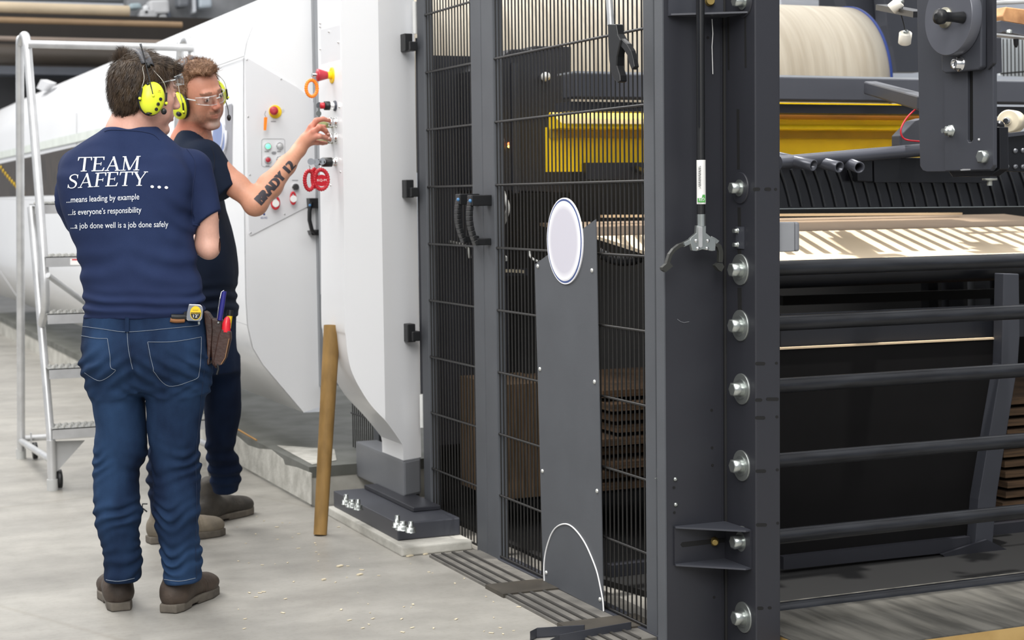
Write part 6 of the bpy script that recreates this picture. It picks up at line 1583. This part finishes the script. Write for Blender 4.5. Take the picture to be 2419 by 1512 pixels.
# ================================================================== ear defenders, glasses, belt tools
hv = mat('high_vis_yellow_plastic', 'e8f23a', .35, var=.02)
gb_ = mat('dark_grey_band', '4a4b50', .45)
def cup(hd, sgn, par, zc=-.020, yc=-.005, out=.094, detail=True):
    """one ear cup; sgn=+1 right side"""
    c = np.array([sgn * out, yc, zc])
    def f(q):
        p = q - c; px = p[:, 0] * sgn
        d = (np.sqrt((p[:, 1] / .039) ** 2 + (p[:, 2] / .051) ** 2 + (np.maximum(px + .004, 0) / .026) ** 2) - 1) * .026
        return smax(d, -px - .012, .003)
    v, F = surface_nets(f, c - .06, c + .06, .0025); wv = to_world(hd.c + (v * hd.sc) @ hd.R.T)
    if np.linalg.det(hd.R) < 0: F = F[:, ::-1]
    o = link_mesh('ear_cup', [Vector(p) for p in wv], F.tolist(), hv, par, smooth=True)
    # cushion
    ring = [hd.W((sgn * (out - .016), yc + .034 * math.cos(a), zc + .045 * math.sin(a))) for a in np.linspace(0, 2 * PI, 33)]
    MB().tube(ring, .0085, 10).build('ear_cushion', 'black', o)
    return o
def headset(hd, loc_obj, label, main, boom=False):
    t = thing('ear_defenders', hd.W((0, 0, -.05)), label, 'ear defenders', 'ear defenders worn by the two workers')
    band = [(math.sin(a) * .090, -.006 - .26 * (.030 + math.cos(a) * .096), .030 + math.cos(a) * .096) for a in np.linspace(-1.02, 1.02, 25)]
    rows = []
    for i, (x, y, z) in enumerate(band):
        n = np.array([x, 0, z - .03]); n /= np.linalg.norm(n); wd = .0200 + .003 * math.cos((i / 24 - .5) * PI)
        bump = .0015 * (i % 3 == 0)
        rows.append([hd.W(np.array([x, y - wd, z]) - n * .001), hd.W(np.array([x, y - wd * .6, z]) + n * (.005 + bump)), hd.W(np.array([x, y + wd * .6, z]) + n * (.005 + bump)), hd.W(np.array([x, y + wd, z]) - n * .001)])
    MB().sheet(rows).build('head_band', gb_, t, solid=.003)
    for s in (1, -1):
        co = cup(hd, s, t)
        e = np.array(band[-1 if s > 0 else 0])
        for dy in (-1, 1):
            pts = [e + [0, .004 * dy, .004], e + [s * .004, .016 * dy, -.012], np.array([s * .099, -.010 + .030 * dy, .036]), np.array([s * .101, -.006 + .038 * dy, .008]), np.array([s * .098, -.005 + .040 * dy, -.018])]
            MB().tube([hd.W(p) for p in catmull([tuple(map(float, p)) for p in pts], 5)], .0013, 6).build('wire_yoke', mat('steel_wire', 'a7a39a', .3, metal=.8), t)
            MB().tube([hd.W((s * .100, -.005 + .039 * dy, .004)), hd.W((s * .101, -.005 + .0405 * dy, -.018)), hd.W((s * .100, -.005 + .0405 * dy, -.036))], .0032, 8).build('pivot_arm', 'black', co)
            MB().ball(hd.W((s * .103, -.005 + .042 * dy, -.028)), .0048, seg=10).build('yellow_pivot', hv, co)
        MB().ball(hd.W(e + [s * .002, 0, -.002]), .011, (.7, 1, .7), 12).build('band_end', 'black', t)
    return t
hs1 = headset(H1, m1, 'yellow ear defenders with antenna worn by the worker seen from behind', 1)
# details on the visible (right) cup of the first set
o_ = .124
def on_cup(hd, y, z, s=1): # point on the outside surface
    k = max(0., 1 - (y / .039) ** 2 - (z / .051) ** 2) ** .5; return np.array([s * (.094 - .004 + .026 * k), -.005 + y, -.020 + z])
def nub(hd, y, z, r, hgt, m, name, s=1):
    p = on_cup(hd, y, z, s); MB().lathe(hd.W(p - [s * .003, 0, 0]), hd.D((s, 0, 0)), [(0, r), (hgt, r), (hgt + .0015, r * .7)], 18).build(name, m, hs_cur)
hs_cur = hs1
nub(H1, .019, -.000, .0052, .005, 'black', 'round_button'); nub(H1, .013, -.016, .0062, .004, mat('olive_ring', '8c9138', .4), 'power_ring'); nub(H1, .013, -.016, .0045, .006, 'black', 'power_button'); nub(H1, .011, -.032, .0052, .005, 'black', 'round_button')
MB().ball(H1.W((.104, .032, -.054)), .009, (1, 1, 1.1), 14).build('rotary_knob', 'black', hs1)
MB().ball(H1.W((.100, -.012, -.068)), .006, (1.6, 1, .7), 12).build('cable_stub', 'black', hs1)
MB().ball(H1.W((.098, -.026, .020)), .0055, seg=12).build('antenna_joint', 'black', hs1)
an0 = H1.W(on_cup(H1, -.006, .006)); an1 = H1.W((.086, -.044, .100)); an2 = H1.W((.082, -.056, .130))
MB().tube([an0, an1, an2], .002, 8).build('antenna', 'black', hs1); MB().ball(an0, .005, seg=12).build('antenna_base', hv, hs1)
MB().cyl(an2, an2 + (an2 - an1).normalized() * .009, .0034, 10).build('antenna_tip', mat('grey_tip', '5a5c60', .4), hs1)
# tiny maker print
tvs, tfs = text_mesh('3M'); 
def cupmap(vs, s, y0, z0):
    out = []
    for x, y in vs:
        yy, zz = y0 + x * s, z0 + y * s; k = max(0., 1 - (yy / .039) ** 2 - (zz / .051) ** 2) ** .5; out.append(H1.W((.090 + .026 * k + .0008, -.005 + yy, -.020 + zz)))
    return out
link_mesh('cup_print', cupmap(tvs, .0065, .009, .0225), tfs, 'red', hs1)
tvs, tfs = text_mesh('PELTOR'); link_mesh('cup_print', cupmap(tvs, .0033, .007, .0185), tfs, mat('dark_print', '55581e', .5), hs1)

hs2 = headset(H2h, m2, 'yellow ear defenders with boom microphone worn by the reaching worker', 2)
hs_cur = hs2
MB().tube([H2h.W(p) for p in catmull([(-.102, .012, -.030), (-.104, .022, -.055), (-.100, .035, -.075), (-.085, .055, -.092)], 5)], .0018, 6).build('boom_arm', 'black', hs2)
MB().ball(H2h.W((-.082, .060, -.096)), .008, (1, 1, 1.5), 12).build('boom_microphone', 'black', hs2)
MB().box(H2h.W((-.103, .01, -.02)) - Vector((.006, .006, .014)), H2h.W((-.103, .01, -.02)) + Vector((.006, .006, .010))).build('boom_mount', 'black', hs2, bevel=.002)
MB().ball(H2h.W((.108, .016, -.040)), .011, (1, 1, .9), 12).build('rotary_knob', 'black', hs2)
# glasses
def glass_mat():
    m = bpy.data.materials.new('clear_polycarbonate'); m.use_nodes = True; nt = m.node_tree; N = nt.nodes; L = nt.links
    N.remove(N['Principled BSDF']); o = N['Material Output']; t = N.new('ShaderNodeBsdfTransparent'); t.inputs[0].default_value = (.93, .95, .96, 1); g = N.new('ShaderNodeBsdfGlossy'); g.inputs['Roughness'].default_value = .05
    x = N.new('ShaderNodeMixShader'); x.inputs[0].default_value = .10; L.new(t.outputs[0], x.inputs[1]); L.new(g.outputs[0], x.inputs[2]); L.new(x.outputs[0], o.inputs[0]); return m
gm_ = glass_mat(); edge = mat('clear_plastic_edge', 'cfd6d8', .15)
def glasses(hd, label, dz=0., dy=0., pitch=0.):
    t = thing('safety_glasses', hd.W((0, .095, .01 + dz)), label, 'safety glasses', 'safety glasses of the two workers')
    def T(p):
        y, z = p[1] - .1, p[2] - .01; c, s = math.cos(pitch), math.sin(pitch); return hd.W((p[0], .1 + dy + y * c - z * s, .01 + dz + y * s + z * c))
    for s in (1, -1):
        rows = []
        for i in range(9):
            u = i / 8; x = s * (.006 + .060 * u); y = .112 - .045 * u ** 2.2; hgt = .017 * (1 - .35 * u ** 3)
            rows.append([T((x, y - .002 * abs(k), .010 + hgt * k)) for k in (-1, -.5, 0, .5, 1)])
        MB().sheet(rows).build('lens', gm_, t, solid=.0015)
        MB().tube([r[0] for r in rows], .0007, 6).build('lens_edge', edge, t); MB().tube([r[-1] for r in rows], .0009, 6).build('lens_edge', edge, t)
        MB().tube([T(p) for p in ((s * .066, .066, .012), (s * .074, .045, .012), (s * .080, -.005, .010))], .0020, 8).build('temple_arm', edge, t)
    MB().tube([T((-.008, .112, .016)), T((0, .115, .017)), T((.008, .112, .016))], .002, 6).build('nose_bridge', edge, t)
    return t
glasses(H2h, 'clear safety glasses over the eyes of the reaching worker')
glasses(H1, 'clear safety glasses pushed up on the forehead of the worker seen from behind', .052, .0, .35)

# tape measure on the belt
tq = L1(457, 740, 0); tmp = hit(bvs1, 455, 735, .0) or Wd(tq)
Dt = float((tmp - EYE).dot(FW)) - .03
def TP(px, py, dd=0.): return PD(px, py, Dt + dd)
tm_ = thing('tape_measure', TP(457, 760), 'chrome tape measure with round yellow and black label clipped on the belt', 'tape measure')
away = Vector(tuple(EYv)) * .034 + Vector(tuple(EXv)) * -.010
MB().prism([TP(x, y) for x, y in ((446, 718), (472, 719), (478, 724), (480, 733), (478, 752), (473, 759), (443, 758), (440, 754), (441, 740))], away).build('case', 'chrome', tm_, bevel=.003)
cen = TP(462, 739.5, -.001)
ds = MB().prism([TP(462 + 13 * math.cos(a), 739.5 + 16.5 * math.sin(a), -.0012) for a in np.linspace(0, 2 * PI, 36, endpoint=False)], -away * .02).build('yellow_label', mat('label_yellow', 'e8c21c', .4), tm_)
MB().prism([TP(462 + 11.6 * math.cos(a), 739.5 + 15 * math.sin(a), -.0022) for a in np.linspace(-.1, PI + .1, 20)], -away * .01).build('black_field', 'black', tm_)
rvec = Vector(tuple(EXv)); uvec = Vector((0, 0, 1))
text_on('label_text', "12'", TP(456.5, 750, -.0032), rvec, uvec, .0095, mat('white_print', 'f2f2f2', .5), tm_, width=.0150, out=-FW)
text_on('label_text', 'POWERLOCK', TP(451.5, 741.5, -.0032), rvec, uvec, .0035, mat('label_yellow', 'e8c21c', .4), tm_, width=.0265, out=-FW)
text_on('label_text', 'STANLEY', TP(455, 734, -.0026), rvec, uvec, .0030, mat('ink_black', '2b2b2d', .6), tm_, width=.018, out=-FW)
MB().prism([TP(x, y, .004) for x, y in ((434, 738), (441, 735), (441, 755), (434, 752))], away * .8).build('belt_clip', 'bsteel', tm_)
MB().box(TP(468, 760, .0), TP(471, 766, .01)).build('tape_hook', 'zinc', tm_)
# leather pouch
Dp = Dt + .06
def PP(px, py, dd=0.): return PD(px, py, Dp + dd)
po = thing('tool_pouch', PP(510, 870), 'dark brown leather tool pouch hanging on the right hip', 'tool pouch')
lea = mat('oxblood_leather', '2b1812', .5, col2='43271d', vscale=12, bump=.3, bscale=80)
aw = Vector(tuple(EYv))
MB().prism([PP(x, y) for x, y in ((481, 735), (490, 740), (499, 754), (501, 780), (498, 820), (494, 862), (488, 863), (489, 820), (486, 780), (483, 760))], aw * .05).build('back_flap', lea, po, bevel=.003)
MB().prism([PP(x, y, .01) for x, y in ((499, 752), (524, 756), (525, 790), (516, 850), (510, 872), (500, 860), (496, 800))], aw * .04).build('middle_pocket', lea, po, bevel=.004)
MB().prism([PP(x, y, -.012) for x, y in ((522, 778), (544, 783), (545, 800), (534, 845), (524, 862), (508, 866), (503, 855), (508, 830), (516, 790))], aw * .03).build('front_pocket', lea, po, bevel=.004)
MB().lathe(PP(516, 762, .008), -FW, [(0, .004), (.002, .003)], 12).build('pouch_rivet', 'zinc', po)
MB().tube([PP(x, y, -.015) for x, y in ((541, 800), (532, 845), (522, 861))], .0012, 6).build('pouch_seam', mat('tan_thread', '9a7450', .7), po)
MB().tube([PP(x, y, -.01) for x, y in ((514, 860), (516, 872), (512, 885))], .004, 6).build('strap_end', 'black', po)
pen = thing('marker_pen', PP(520, 755), 'dark blue clip pen standing in the leather pouch', 'pen', 'pens in the tool pouch')
bl_ = mat('deep_blue_plastic', '2a2a7a', .3)
MB().tube([PP(519, 757, .012), PP(525, 720, .012), PP(530, 688, .012)], .0075, 14, rr=[.0075, .0078, .007]).build('pen_barrel', bl_, pen)
MB().tube([PP(513, 753, .0), PP(515, 735, .0), PP(519, 708, .0), PP(523, 690, .004), PP(529, 686, .01)], .0014, 6).build('pen_clip', 'chrome', pen)
rk_ = thing('red_cutter', PP(535, 778), 'red handled cutter standing in the front pocket of the pouch', 'cutter', 'pens in the tool pouch')
MB().tube([PP(534, 785, -.0), PP(535, 765, -.0), PP(537, 753, -.0), PP(538, 748, -.0)], .012, 16, rr=[.0135, .013, .009, .004]).build('cutter_handle', mat('glossy_red_plastic', 'd22330', .25), rk_)
bk_ = thing('black_marker', PP(541, 745), 'black capped marker with yellow band behind the red cutter', 'pen', 'pens in the tool pouch')
MB().cyl(PP(539, 775, .035), PP(543, 745, .035), .0085, 14).build('yellow_band', mat('label_yellow', 'e8c21c', .4), bk_); MB().cyl(PP(542.4, 746, .035), PP(544, 733, .035), .0095, 14).build('marker_cap', 'black', bk_)
